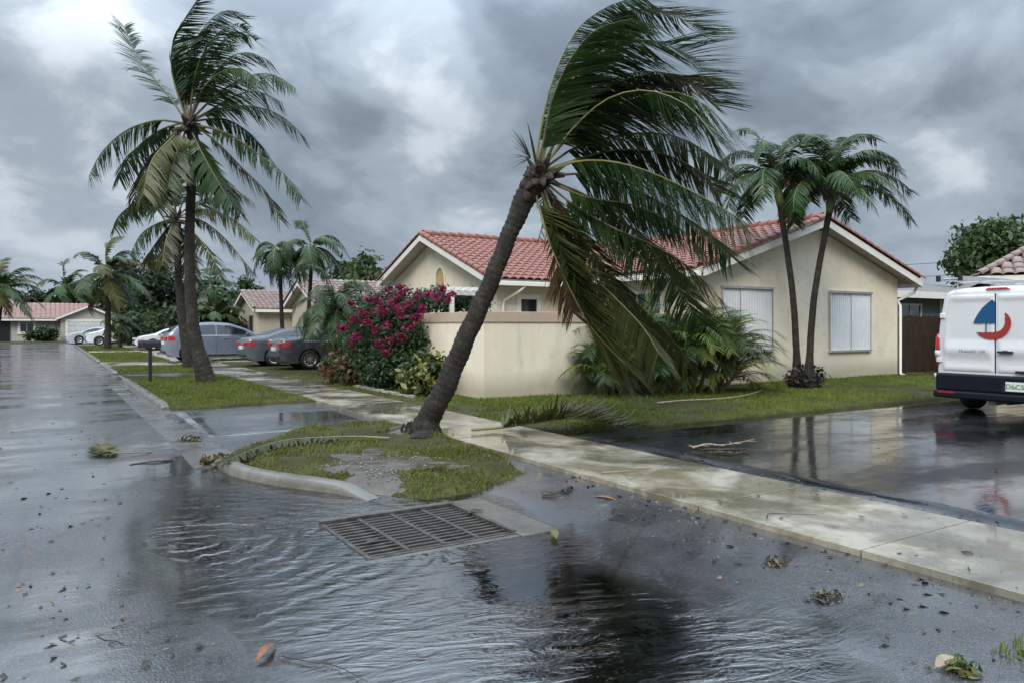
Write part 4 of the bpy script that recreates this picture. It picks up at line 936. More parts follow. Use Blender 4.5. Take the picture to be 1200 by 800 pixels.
# ---- tall palm on the second verge
def px_palm(name, label, base, trunkpts, rads, D, crown, lists, L, n, wid, group=None, seed=0, wind=.45, grav=1.0, fade=0):
    o = empty(name, base, 0, label, 'palm tree', group)
    trunk([base-Vector((0, 0, .05))]+[S(x, y, D) for x, y in trunkpts], rads, o, M['palmbark'], org=base, n=14, rings=.14, seed=seed)
    c = S(crown[0], crown[1], D); heart(o, c, base, .40, seed+1, 22)
    for k, ent in enumerate(lists):
        l, dd = ent[0], ent[1]; yel = ent[2] if len(ent) > 2 else 0; wi = ent[3] if len(ent) > 3 else wind; g_ = ent[4] if len(ent) > 4 else grav
        frond('frond', [S(x, y, D+dd*(i/(len(l)-1))) for i, (x, y) in enumerate(l)], n=int(n*1.35), L=L*1.15, wid=wid*1.15, init=.6, stiff=.25, rag=.22, gap=.06, wind=wi, grav=g_, mats=(GRD, OLV, DEAD)[yel], parent=o, seed=seed*50+k, org=base, segs=4, base_r=.035, bare=.16, jit=.1)
    return o
def zz(l): return [(90+x/3.077, y/3.077) for x, y in l]
B2 = G(243, 447, .08); D2 = depth(B2.x, B2.y)
TALL = [
 (zz([(395,440),(345,365),(280,285),(215,195),(170,95)]), .8, 0, .35, .5), (zz([(400,440),(345,270),(352,140),(440,-10)]), -.4, 0, .9, .1), (zz([(400,440),(400,230),(450,110),(530,40),(600,70)]), .9, 0, .9, .25),
 (zz([(405,440),(430,260),(490,140),(570,90),(645,150)]), -.8, 0, .8, .4), (zz([(410,430),(470,310),(540,215),(620,190),(700,225)]), .6, 0, .6, .7), (zz([(415,430),(520,330),(620,275),(710,270),(790,320)]), -.7, 0, .5, .9),
 (zz([(415,435),(530,390),(640,385),(740,420),(825,500)]), .7, 0, .5, .9), (zz([(420,450),(540,480),(660,560),(750,630),(812,712)]), -.5), (zz([(420,450),(500,510),(600,610),(690,700),(730,790)]), .8, 1),
 (zz([(380,445),(290,435),(180,470),(90,550),(42,640)]), -.6, 0, .2), (zz([(385,450),(300,530),(235,620),(195,770)]), .6, 1, .2), (zz([(390,450),(340,540),(310,640),(290,760)]), -1.0, 0, .25),
 (zz([(410,455),(470,560),(540,660),(590,770)]), 1.0, 1, .3), (zz([(405,455),(445,540),(500,640),(560,740)]), -1.2, 0, .5), (zz([(400,440),(380,280),(410,160),(490,80)]), .4, 0, .9, .2),
 (zz([(398,440),(370,330),(365,220),(400,110)]), .9, 0, .8, .3), (zz([(412,430),(450,330),(520,260),(600,250),(660,300)]), -1.2, 0, .5, .8), (zz([(400,455),(370,530),(345,600),(330,680)]), -1.0, 0, .4),
 (zz([(405,440),(480,400),(560,350),(650,330),(740,370)]), 1.2, 0, .5), (zz([(405,440),(450,300),(500,180),(560,120),(620,130)]), 1.3, 0, .8, .3), (zz([(400,450),(340,500),(270,580),(240,700)]), -1.3, 1, .3), (zz([(405,455),(440,520),(470,600),(480,690)]), 1.3, 1, .3),
 (zz([(400,440),(300,470),(210,540),(150,640)]), 1.1, 0, .2), (zz([(410,440),(530,430),(620,480),(690,570)]), 1.2, 0, .4)]
px_palm('coconut_palm', 'tallest upright coconut palm on the verge, trunk flared at its base', B2, [(236, 425), (226, 380), (222, 300), (224, 220), (226, 165), (222, 145)], [.27, .19, .155, .145, .135, .125, .12, .125, .17], D2, (221, 148), TALL, .72, 66, .022, seed=5)
B3 = G(222, 430, .08); D3 = depth(B3.x, B3.y)
SEC = [([(207,255),(190,238),(165,236),(142,250),(134,268)], .8, 0, .2), ([(207,255),(185,262),(165,275),(152,300)], -.7, 0, .2), ([(207,255),(190,275),(178,292),(170,305)], .5, 1, .2), ([(207,255),(225,240),(250,232),(272,245)], -.5),
 ([(207,255),(235,258),(262,278),(285,305),(296,320)], .8, 1), ([(207,255),(240,245),(275,258),(300,280)], -.8, 1), ([(207,255),(200,230),(180,215),(160,215)], .4, 0, .4, .5), ([(207,255),(205,225),(215,200),(240,195)], -.4, 0, .6, .5),
 ([(207,255),(222,225),(250,212),(280,225),(300,240)], .6, 1), ([(207,255),(215,280),(222,300),(224,325)], .9, 1), ([(207,255),(195,280),(190,310)], -.9, 1), ([(207,255),(230,275),(248,300),(258,325)], -.3, 1), ([(207,255),(190,225),(165,232),(150,245)], -1, 0, .3)]
px_palm('coconut_palm', 'slimmer coconut palm standing just behind the tallest palm', B3, [(219, 410), (213, 370), (209, 320), (207, 262)], [.22, .17, .14, .13, .125, .15], D3, (207, 256), SEC, .75, 50, .026, seed=9)
# ---- generic palms
def genpalm(name, label, base, crown, rads, nf, fl, L, n, wid, seed, mats=(GRD,), wind=.35, grav=1.0, el0=70, el1=-35, bend=.10, wbend=.05, cat='palm tree', group=None, shaft=False, bark='palmbark', segs=4, tilt=None, init=.3):
    rs = random.Random(seed); base = Vector(base); crown = Vector(crown); o = empty(name, base, 0, label, cat, group)
    mid = base.lerp(crown, .5)+(tilt or Vector((0, 0, 0)))
    trunk([base-Vector((0, 0, .05)), mid, crown], rads, o, M[bark], org=base, n=12, rings=.16, seed=seed, amp=.02)
    c = crown
    if shaft:
        ax = (crown-mid).normalized(); b = MB(); h = .75
        b.tube([crown-ax*.05-base, crown+ax*h*.3-base, crown+ax*h*.75-base, crown+ax*h-base], [rads[-1]*1.05, rads[-1]*1.45, rads[-1]*1.1, rads[-1]*.5], 12); b.build('crownshaft', M['shaft'], o, smooth=True); c = crown+ax*h*.8
    else: heart(o, c, base, .3, seed, 16)
    for k in range(nf):
        az = k*2.399+rs.uniform(-.3, .3); el = math.radians(el0+(el1-el0)*((k+.5)/nf)**.9+rs.uniform(-8, 8))
        d = Vector((math.cos(az)*math.cos(el), math.sin(az)*math.cos(el), math.sin(el))); p = Vector(c); pts = [p.copy()]; st = fl*rs.uniform(.85, 1.1)/7
        for i in range(7):
            p = p+d*st; pts.append(p.copy()); d = (d+DOWN*bend*(1+i*.35)+WIND*wbend*(1+i*.3)).normalized()
        frond('frond', pts, n=int(n*1.3), L=L*1.1, wid=wid*1.15, init=init, wind=wind, grav=grav, mats=mats[k % len(mats)], parent=o, seed=seed*70+k, org=base, segs=segs, base_r=.026, bare=.14, jit=.14)
    return o
XM = [M['xmas'], M['rachis']]
XG = 'pair of christmas palms before the gable'
p1 = G(935, 453, .07); c1 = S(915, 262, depth(p1.x, p1.y)); p2 = G(947, 455, .07); c2 = S(972, 248, depth(p2.x, p2.y))
c1 = S(914, 240, depth(p1.x, p1.y)-.1)
genpalm('christmas_palm', 'left of the slim palms before the gable wall, nearly straight trunk', p1, c1, [.15, .085, .08, .075, .072, .075], 20, 1.85, .52, 62, .015, 21, (XM,), .25, .8, 86, 5, .20, .05, group=XG, shaft=True, tilt=R_*.10)
genpalm('christmas_palm', 'right of the slim palms before the gable wall, trunk leaning right', p2, c2, [.15, .085, .08, .075, .072, .075], 21, 2.0, .52, 62, .015, 23, (XM,), .3, .8, 86, 5, .19, .09, group=XG, shaft=True, tilt=R_*(-.12))
# pair before the tan house
q1 = G(333, 431, .08); q1 = Vector((q1.x, q1.y, .08)); q1d = depth(q1.x, q1.y)+4
def gd(px, D, z=.08): p = S(px, 400, D); return Vector((p.x, p.y, z))
genpalm('slim_palm', 'left slim dark palm rising between the sedans and the tan house', gd(332, 31.5), S(328, 312, 31.5), [.13, .09, .08, .08], 17, 1.8, .48, 46, .020, 31, (XM,), .25, .9, 75, -50, .30, .06, shaft=True, group='slim palms by the tan house')
genpalm('slim_palm', 'right slim dark palm beside the tan house, crown over its second gable', gd(352, 31.5), S(365, 308, 31.5), [.13, .09, .08, .08], 18, 1.9, .48, 46, .020, 37, (XM,), .3, .9, 78, -45, .28, .10, shaft=True, group='slim palms by the tan house', tilt=R_*.1)
genpalm('feathery_palm', 'low feathery palm with drooping grey-green fronds behind the charcoal sedan', gd(396, 24.5), S(397, 362, 24.5), [.16, .13, .13, .15], 36, 2.0, .42, 44, .014, 41, (GRD, [M['xmas'], M['rachis_dark']]), .3, 1.1, 80, -35, .22, .04, init=.1)
# far palms
genpalm('coconut_palm', 'wind-tossed coconut palm on the far verge in front of the garage', gd(126, 49, .1), S(127, 322, 49), [.24, .18, .16, .17], 20, 3.0, .85, 34, .045, 43, (GRD, YEL), .6, .7, 85, -45, .16, .08, segs=4)
genpalm('coconut_palm', 'bushy coconut palm at the left edge of the picture before the ranch house', gd(-6, 64, .0), S(4, 338, 64), [.24, .2, .17, .17], 22, 3.4, .9, 30, .055, 47, (GRD, YEL), .5, .8, 80, -45, .14, .07)
genpalm('coconut_palm', 'small dark palm showing over the pink roof ridge', gd(78, 105, 0), S(78, 338, 105), [.24, .2, .17], 16, 4.5, 1.1, 26, .08, 53, (GRD,), .5, .7, 80, -30, .16, .06)
genpalm('coconut_palm', 'dark palm among the trees right of the tallest palm trunk', gd(248, 62, 0), S(248, 338, 62), [.22, .18, .16], 16, 2.6, .8, 26, .05, 59, (GRD,), .4, .8, 80, -30, .2, .05)
genpalm('young_palm', 'small young palm with thin trunk beside the far verge palm', gd(141, 52, .1), S(141, 382, 52), [.14, .12, .12], 12, 1.7, .5, 20, .04, 61, (GRD,), .3, .8, 80, 0, .18, .04)
genpalm('young_palm', 'light green fan-like palm before the tree mass left of the tan house', gd(256, 47, .1), S(254, 372, 47), [.2, .18, .18], 18, 2.0, .6, 24, .05, 67, ([M['tree2'], M['rachis']],), .2, .8, 85, -10, .15, .03)
# areca clump before the gable
def areca(name, label, c, nst, R0, H, seed, squash=.5):
    rs = random.Random(seed); o = empty(name, c, 0, label, 'palm shrub'); b = MB()
    for k in range(nst):
        a = rs.random()*6.28; r = R0*rs.random()**.6*.62; dx = math.cos(a)*r; dy = math.sin(a)*r*squash
        loc = R_*dx*1.25+Vector((0, dy, 0)); loc.z = 0; hh = H*rs.uniform(.08, .46)
        top = loc+R_*dx*.30+Vector((0, dy*.2, hh)); b.tube([loc, loc.lerp(top, .5), top], [.035, .03, .025], 6)
        nf = rs.randint(6, 7)
        for j in range(nf):
            az = rs.random()*6.28; el = math.radians(rs.uniform(20, 82)); d = Vector((math.cos(az)*math.cos(el), math.sin(az)*math.cos(el)*.7, math.sin(el)))
            d = (d+R_*dx*.35).normalized(); p = top.copy(); pts = [p+Vector(c)]; fl = H*rs.uniform(.42, .66); st = fl/6
            for i in range(6):
                p = p+d*st; pts.append(p+Vector(c)); d = (d+DOWN*.17*(1+i*.4)+WIND*.04).normalized()
            if min(q.y for q in pts) and max(q.y for q in pts) > YW-.05:
                pts = [Vector((q.x, min(q.y, YW-.06), q.z)) for q in pts]
            yl = rs.random()
            frond('frond', pts, n=30, L=.42, wid=.0125, init=.2, rag=.10, wind=.3, grav=.9, mats=[M['arecagreen'] if yl < .72 else M['arecagreen'] if yl < .6 else M['arecagreen'], M['rachis']] if yl < .66 else [M['arecagreen'] if yl < .0 else M['areca_yellow'], M['rachis']], parent=o, seed=seed*99+k*10+j, org=Vector(c), segs=3, base_r=.012, bare=.12, jit=.1, lift=.25, sweep_=.6)
    b.build('stem', M['rachis_dark'], o); return o
areca('areca_palm', 'dense bright green areca palm clump against the gable wall', (12.3, 12.4, .07), 52, 1.45, 2.45, 71)
areca('areca_palm', 'thin drooping areca palm at the left end of the clump by the garden wall', (10.6, 12.7, .07), 7, .6, 1.8, 73)
# ------------------------------------------------------------------ broadleaf
def leafcloud(centres, n, size, seed, jitter=.12, flat=.6, aspect=1.5):
    """centres: (x,y,z,rx,ry,rz,weight). Leaf quads gathered in clumps near the surface of each blob."""
    r = np.random.default_rng(seed); W_ = np.array([c[6] for c in centres]); W_ = W_/W_.sum(); Vs = []; Fs = []
    for c, w_ in zip(centres, W_):
        m = int(n*w_); nc = max(6, m//26); u = r.normal(size=(nc, 3)); u /= np.linalg.norm(u, axis=1)[:, None]; rad = r.uniform(.35, 1.0, nc)**.45
        cc = u*rad[:, None]*np.array([c[3], c[4], c[5]])+np.array(c[:3]); cl = r.integers(0, nc, m); sp = min(c[3], c[4], c[5])*.20+size*.5
        p = cc[cl]+r.normal(size=(m, 3))*sp*np.array([1, 1, .75])
        nrm = r.normal(size=(m, 3))*.7+u[cl]*.8+np.array([0, 0, .35]); nrm /= np.linalg.norm(nrm, axis=1)[:, None]
        t = np.cross(nrm, r.normal(size=(m, 3))); t /= np.linalg.norm(t, axis=1)[:, None]; b_ = np.cross(nrm, t); s = size*r.uniform(.55, 1.25, m)[:, None]
        q0 = p-t*s*.5*aspect; q1 = p+b_*s*.36+nrm*s*.05; q2 = p+t*s*.5*aspect-nrm*s*.12; q3 = p-b_*s*.36+nrm*s*.05
        k = sum(len(v) for v in Vs); Vs.append(np.stack([q0, q1, q2, q3], 1).reshape(-1, 3)); Fs.append(np.arange(m*4).reshape(m, 4)+k)
    return np.concatenate(Vs), np.concatenate(Fs)
def tree(name, label, base, h, blobs, n, size, mat, seed, cat='tree', tr=.18, group=None, core=True, zmin=None):
    """blobs relative to base"""
    base = Vector(base); o = empty(name, base, 0, label, cat, group); rs = random.Random(seed)
    b = MB(); fork = Vector((0, 0, h*.45)); b.tube([(0, 0, -.1), (rs.uniform(-.1, .1), rs.uniform(-.1, .1), h*.25), fork], [tr*1.3, tr, tr*.8], 9)
    for c in blobs:
        e = Vector(c[:3]); b.tube([fork-Vector((0, 0, .1)), fork.lerp(e, .5)+Vector((rs.uniform(-.2, .2), rs.uniform(-.2, .2), -.1)), e], [tr*.55, tr*.35, tr*.12], 6)
    b.build('trunk', M['bark'], o, smooth=True)
    V, Q = leafcloud(blobs, n, size, seed)
    if zmin is not None: V[:, 2] = np.maximum(V[:, 2], zmin)
    cr = npmesh('crown', V, Q, mat, o); return o
def blobs(rs, R, H, k, cz, ry=None):
    out = []
    for i in range(k):
        a = rs.random()*6.28; r = R*rs.uniform(.2, .75); z = cz+rs.uniform(-.45, .5)*H; s = rs.uniform(.32, .52)
        out.append((math.cos(a)*r, math.sin(a)*r*.9, z, R*s, R*s, H*s*.62, s))
    return out
# px, D, top py, radius m, label, material
TREES = [(172, 66, 306, 2.8, 'dark ragged tree left of the tallest palm trunk', 'tree1'), (192, 70, 318, 3.2, 'broad dark tree right behind the tallest palm trunk', 'tree1'), (236, 72, 318, 3.0, 'dark tree between the tallest palm and the tan house', 'tree1'),
 (44, 118, 347, 5.0, 'low dark trees over the left of the pink roof', 'tree1'), (105, 110, 330, 5.5, 'dark tree behind the ranch house garage', 'tree1'), (144, 84, 322, 3.2, 'dark tree behind the far white cars', 'tree1'),
 (262, 75, 345, 2.5, 'mid green tree just left of the tan house gable', 'tree2'), (299, 70, 330, 1.7, 'small green treetop showing over the tan house roof', 'tree2'), (436, 46, 303, 2.0, 'green treetop peeking left of the red tile gable', 'tree2'), (415, 52, 322, 2.5, 'green tree behind the feathery palm', 'tree1')]
for k, (px, D, ty, R, lab, mt) in enumerate(TREES):
    rs = random.Random(200+k); b_ = gd(px, D, 0); top = EYE+(HOR-ty)*D/FPX; H_ = top*.75
    tree('broadleaf_tree', lab, b_, top, blobs(rs, R, H_, 7, top-H_*.5), 3800, .34*max(1, D/75), M[mt], 300+k, group='trees behind the houses')
# round-leaved tree on the right
b_ = gd(1168, 38, 0); rs = random.Random(77)
bl = [(0, 0, 5.2, 1.7, 1.7, 1.2, 1), (-1.5, .4, 5.0, 1.1, 1.2, .8, .6), (1.6, 0, 5.6, 1.6, 1.6, 1.3, 1), (.4, .5, 6.2, 1.5, 1.5, .9, .8), (-1.0, -.3, 5.9, .9, 1.0, .6, .4), (2.8, .3, 6.2, 1.2, 1.2, 1.0, .6), (-.6, 0, 4.2, 1.6, 1.4, .8, .7), (3.0, 0, 5.0, 1.5, 1.4, 1.2, .7), (-2.2, .2, 4.05, .6, .6, .35, .15)]
tree('round_leaved_tree', 'rounded dark green tree above the brown tile roof at the right edge', b_, 6.5, bl, 9000, .26, M['seagrape'], 78, tr=.2)
# hedge masses under the far trees
def shrub(name, label, base, bl, n, size, mats, seed, cat='bush', group=None, stems=5, zmin=.02):
    o = empty(name, base, 0, label, cat, group); rs = random.Random(seed); b = MB()
    for k in range(stems):
        c = bl[k % len(bl)]; e = Vector((c[0], c[1], c[2])); s0 = Vector((c[0]*.4+rs.uniform(-.1, .1), c[1]*.4+rs.uniform(-.1, .1), -.03)); b.tube([s0, s0.lerp(e, .5)+Vector((rs.uniform(-.08, .08), 0, 0)), e], [.022, .016, .008], 5)
    b.build('stem', M['bark'], o)
    for i, (m, frac, sub) in enumerate(mats):
        V, Q = leafcloud(sub or bl, int(n*frac), size, seed+i); V[:, 2] = np.maximum(V[:, 2], zmin); npmesh('foliage' if i == 0 else 'flowers' if m == 'bract' else 'foliage', V, Q, M[m], o)
    return o
HB = [(150, 60, 1.6, 2.3, 'tree2'), (172, 54, 1.5, 2.2, 'tree2'), (196, 50, 1.7, 2.6, 'tree2'), (222, 49, 1.6, 2.8, 'tree1'), (246, 48, 1.5, 2.4, 'tree1'), (268, 47.5, 1.0, 2.0, 'tree1'), (8, 88, 2.2, 1.8, 'tree1'), (46, 92, 1.5, 1.2, 'tree1')]
HL_ = ['leafy shrub by the far white cars', 'light green shrub left of the blue-grey hatchback SUV', 'bushy shrub behind the rear of the blue-grey SUV', 'dark shrub behind the roof of the blue-grey SUV', 'dark shrub behind the windscreen of the SUV', 'low dark shrub against the tan house corner', 'dark bush at the left end of the ranch house', 'small dark bush under the ranch house window wall']
for k, (px, D, R, H_, mt) in enumerate(HB):
    rs = random.Random(400+k)
    if k == 7: px, D = 49, 76.5
    b_ = gd(px, D, .05); bl = [(rs.uniform(-.5, .5)*R, rs.uniform(-.4, .4)*R, H_*rs.uniform(.3, .75), R*.6, R*.5, H_*.38, 1) for _ in range(6)]
    shrub('shrub', HL_[k], b_, bl, 2600, .24, [(mt, 1, None)], 500+k, group='shrubs in the background')
# bougainvillea
b_ = Vector((7.35, 17.3, .06))
bl = [(0, 0, .9, .85, 1.1, .85, 1.2), (-.15, .9, 1.25, .7, .75, .85, .9), (.2, -.6, 1.1, .55, .7, .9, .8), (-.1, .35, 1.75, .7, 1.0, .55, .9), (.35, -.2, 2.1, .5, .7, .35, .4), (-.35, 1.0, .6, .6, .7, .55, .6), (1.0, -.7, 2.15, .65, .35, .30, .35), (1.9, -.6, 2.2, .6, .3, .28, .28), (-.2, -.3, .5, .6, .8, .5, .5)]
rs = random.Random(5)
def near_surface(px, py, D, r): p = S(px, py, D)-b_; return (p.x, p.y, p.z, r, r, r*.8, 1)
fl = [near_surface(*q) for q in [(a_, b2_, c2_, d2_*.55) for a_, b2_, c2_, d2_ in [(411,356,18.6,.13),(440,352,18.3,.22),(455,338,18.6,.18),(462,352,18.0,.26),(448,367,17.6,.26),(432,377,17.6,.22),(468,370,17.4,.24),(480,358,17.6,.2),(438,388,17.5,.14),(512,347,16.9,.22),(502,345,17.2,.16),(476,343,18.2,.2),(458,398,17.5,.14),(415,376,17.9,.16),(490,372,17.2,.15),(525,352,17.0,.12),(410,400,18.0,.14),(478,384,17.2,.12),(465,360,17.3,.2),(446,358,17.7,.2),(425,366,17.9,.18),(432,350,18.4,.14),(470,336,18.2,.12),(488,347,17.7,.14),(454,380,17.4,.14),(518,338,17.2,.1),(420,392,17.8,.14),(443,402,17.4,.12),(470,396,17.3,.12),(494,362,17.2,.14),(402,384,18.4,.12),(486,374,17.2,.14),(530,345,17.0,.1),(452,412,17.4,.1),(466,345,18.0,.12)]]]
shrub('bougainvillea', 'large bougainvillea bush with magenta flowers at the end of the garden wall', b_, bl, 26000, .075, [('bougleaf', 1, None), ('bract', .062, fl)], 601, cat='flowering bush', stems=9)
c_ = Vector((6.75, 18.7, .06)); bl = [(0, 0, .45, .45, .55, .35, 1), (-.1, .6, .4, .4, .45, .32, 1), (.1, -.5, .35, .35, .4, .3, .8)]
shrub('croton_bush', 'low croton bush with red and bronze leaves beside the bougainvillea', c_, bl, 2600, .13, [('croton_red', .75, None), ('bougleaf', .3, None)], 611)
c_ = Vector((7.18, 15.2, .06)); bl = [(0, .15, .50, .35, .4, .32, 1), (-.05, -.3, .35, .32, .35, .25, .8), (.15, -.5, .5, .22, .25, .35, .5)]
shrub('croton_bush', 'yellow variegated croton bush at the foot of the garden wall', c_, bl, 1700, .14, [('croton_yel', .7, None), ('bougleaf', .35, None)], 613)
c_ = Vector((p2.x+.12, p2.y+.15, .07)); bl = [(0, 0, .22, .45, .35, .18, 1), (.2, .05, .32, .35, .3, .2, .8), (-.25, 0, .2, .3, .3, .16, .6)]
shrub('dark_shrub', 'low dark purple shrub round the feet of the two slim palms', c_, bl, 1500, .10, [('purple', 1, None)], 617)
# long canes whipping out of the bougainvillea
bg = [o for o in SC.objects if o.name.startswith('bougainvillea')][0]; rs = random.Random(31)
for k in range(13):
    c = Vector((rs.uniform(-.5, .5), rs.uniform(-.8, 1.0), rs.uniform(1.6, 2.2))); d = Vector((rs.uniform(-.5, .6), rs.uniform(-.4, .4), 1)).normalized(); P_ = [c]; st = rs.uniform(.09, .15)
    for i in range(6): c = c+d*st; P_.append(c); d = (d+WIND*.12+DOWN*.10*i*.5).normalized()
    m = MB(); m.tube(P_, [.009-.001*i for i in range(7)], 4, 0)
    for i in range(44):
        q = P_[min(6, 1+int(rs.random()*6))]+Vector((rs.uniform(-.05, .05),)*1+(rs.uniform(-.05, .05), rs.uniform(-.05, .05))); u = Vector((rs.uniform(-1, 1), rs.uniform(-1, 1), rs.uniform(-.6, .6))).normalized()*.035; v = u.orthogonal().normalized()*.022
        m.add([q-u, q+v, q+u, q-v], [(0, 1, 2, 3)], 2 if (k % 4 == 0 and rs.random() < .5) else 1)
    m.build('cane', [M['bark'], M['bougleaf'], M['bract']], bg)
# stone edging of the flower bed
Ed = empty('bed_edging', (6.62, 15, .06), 0, 'row of pale stones edging the flower bed by the sidewalk', 'garden edging')
y_ = -.6; rs = random.Random(9)
while y_ < 4.6:
    l = rs.uniform(.16, .30); b = MB(); b.box((-.05+rs.uniform(-.02, .02), y_, -.02), (.05+rs.uniform(-.02, .02), y_+l-.02, rs.uniform(.05, .085))); b.build('stone', M['stone'], Ed, bevel=.02); y_ += l
# ------------------------------------------------------------------ vehicles
def disc_wheel(par, x, y, r, wd, side, spokes=9):
    """tyre with a rim as its child; side = +1/-1 the outward direction along y"""
    n = 28; prof = [(r*.66, -wd/2), (r*.9, -wd/2), (r*.985, -wd*.36), (r, -wd*.15), (r, wd*.15), (r*.985, wd*.36), (r*.9, wd/2), (r*.66, wd/2), (r*.64, 0)]
    b = MB(); k = len(prof)
    for i in range(n):
        a = 2*math.pi*i/n; b.v += [(math.cos(a)*q, d, math.sin(a)*q) for q, d in prof]
    for i in range(n):
        for j in range(k): b.f.append((i*k+j, i*k+(j+1) % k, ((i+1) % n)*k+(j+1) % k, ((i+1) % n)*k+j)); b.m.append(0)
    t = b.build('wheel', M['tyre'], par, smooth=True); t.location = (x, y, r)
    b = MB(); yo = side*(wd*.40)
    b.v += [(math.cos(2*math.pi*i/n)*r*.66, side*wd*.47, math.sin(2*math.pi*i/n)*r*.66) for i in range(n)]+[(math.cos(2*math.pi*i/n)*r*.58, side*wd*.40, math.sin(2*math.pi*i/n)*r*.58) for i in range(n)]+[(math.cos(2*math.pi*i/n)*r*.57, side*wd*.1, math.sin(2*math.pi*i/n)*r*.57) for i in range(n)]
    for q in (0, 1):
        for i in range(n): b.f.append((q*n+i, q*n+(i+1) % n, (q+1)*n+(i+1) % n, (q+1)*n+i)); b.m.append(0)
    for s in range(spokes):
        a = 2*math.pi*s/spokes; u = Vector((math.cos(a), 0, math.sin(a))); v = Vector((-math.sin(a), 0, math.cos(a))); o = Vector((0, yo, 0)); w_ = r*.055
        p = [o+u*r*.10-v*w_, o+u*r*.10+v*w_, o+u*r*.6+v*w_*1.3, o+u*r*.6-v*w_*1.3]; b.prism(p, (0, -side*.03, 0))
    b.tube([(0, yo-side*.03, 0), (0, yo+side*.012, 0)], [r*.16, r*.13], 12)
    b.build('rim', M['rim'], t, smooth=False)
    b = MB(); b.tube([(0, side*wd*.05, 0), (0, side*wd*.09, 0)], r*.57, 20); b.build('brake_disc', M['dark'], t)
def car(name, label, loc, rz, prof, belt, paint, kind='sedan', group=None, cat='car', W_=.91, wb=1.38, r=.335):
    o = empty(name, loc, rz, label, cat, group)
    cx = np.array([p[0] for p in prof]); cz = np.array([p[1] for p in prof]); L2 = cx[-1]; roof = cz.max()
    X = np.unique(np.concatenate([np.linspace(-L2, L2, 72), [-L2+.02, L2-.02, -L2+.05, L2-.05]]))
    fine = np.linspace(-L2, L2, 600); zf = np.interp(fine, cx, cz); ker = np.ones(25)/25
    zs_ = np.convolve(np.pad(zf, 12, mode='edge'), ker, 'valid')
    zt = lambda x: float(np.interp(x, fine, zs_))
    def zbot(x): t = abs(x)/L2; return .20+.20*max(0, (t-.84)/.16)**2
    def hw(x, z):
        t = abs(x)/L2; pl = 1-.17*max(0, (t-.70)/.30)**2.2
        if z < belt: f = 1-.045*((belt-z)/belt)**2-(.012 if z < .55 else 0)
        else: f = 1-.27*(z-belt)/(roof-belt)
        return W_*pl*f
    TOPF = [(.965, -.018), (.86, -.002), (.5, .010), (0, .014)]
    def topz(x, f): return zt(x)+float(np.interp(abs(f), [0, .5, .86, .965], [.014, .010, -.002, -.018]))
    def ring(x):
        zb_, z1 = zbot(x), zt(x)-.05; s = []
        for j in range(10):
            z = zb_+(z1-zb_)*(j/9); s.append((hw(x, z), z))
        ye = hw(x, z1)
        s += [(ye*f, zt(x)+dz) for f, dz in TOPF]
        full = [(x, y, z) for y, z in s]+[(x, -y, z) for y, z in s[-2::-1]]
        return full
    b = MB(); rs_ = [ring(x) for x in X]; n = len(rs_[0])
    for q in rs_: b.v += q
    for i in range(len(X)-1):
        for k in range(n): b.f.append((i*n+k, (i+1)*n+k, (i+1)*n+(k+1) % n, i*n+(k+1) % n)); b.m.append(0)
    b.f.append(tuple(range(n))); b.m.append(0); b.f.append(tuple((len(X)-1)*n+k for k in range(n-1, -1, -1))); b.m.append(0)
    body = b.build('body', paint, None)
    cut = MB()
    for sx in (-wb, wb):
        for sy in (-1, 1): cut.tube([(sx, sy*(W_-.30), r), (sx, sy*(W_+.2), r)], r+.055, 28)
    co = cut.build('cutter', M['dark'])
    md = body.modifiers.new('b', 'BOOLEAN'); md.operation = 'DIFFERENCE'; md.object = co; md.solver = 'EXACT'
    dg = bpy.context.evaluated_depsgraph_get(); me = bpy.data.meshes.new_from_object(body.evaluated_get(dg)); body.modifiers.clear(); body.data = me
    bpy.data.objects.remove(co); me.polygons.foreach_set('use_smooth', [True]*len(me.polygons)); me.set_sharp_from_angle(angle=math.radians(38)); body.parent = o
    if not me.materials: me.materials.append(paint)
    for sx in (-wb, wb):
        for sy in (-1, 1): disc_wheel(o, sx, sy*(W_-.13), r, .21, sy)
    for sx in (-wb, wb):
        for sy in (-1, 1):
            wl = MB(); wl.tube([(sx, sy*(W_-.298), r), (sx, sy*(W_-.294), r)], r+.05, 20); wl.build('wheel_well', M['dark'], o)
    # side windows and lamps that follow the body's sides
    def sidepatch(nm, mat, xa, xb, zlo, zhi, parent=o, off=.006, nx=10, nz=5):
        for sy in (-1, 1):
            m = MB(); cols = []
            for i in range(nx+1):
                x = xa+(xb-xa)*i/nx; a = zlo(x) if callable(zlo) else zlo; c = zhi(x) if callable(zhi) else zhi
                c = max(c, a+.004); col = []
                for j in range(nz+1):
                    z = a+(c-a)*j/nz; col.append((x, sy*(hw(x, z)+off), z))
                cols.append(col)
            for c in cols: m.v += c
            for i in range(nx):
                for j in range(nz): m.f.append((i*(nz+1)+j, (i+1)*(nz+1)+j, (i+1)*(nz+1)+j+1, i*(nz+1)+j+1)); m.m.append(0)
            m.build(nm, mat, parent, smooth=True)
    top = lambda x: zt(x)-.115; low = belt+.035
    ranges = dict(sedan=[(-1.55, -1.28), (-1.22, -.30), (-.24, 1.02)], suv=[(-1.78, -1.32), (-1.25, -.32), (-.26, 1.10)])[kind]
    for xa, xb in ranges: sidepatch('side_window', M['glass'], xa, xb, low, top)
    sidepatch('window_trim', M['chrome'], ranges[0][0]-.05, ranges[-1][1]+.06, low-.035, low-.012, off=.009, nx=16, nz=1)
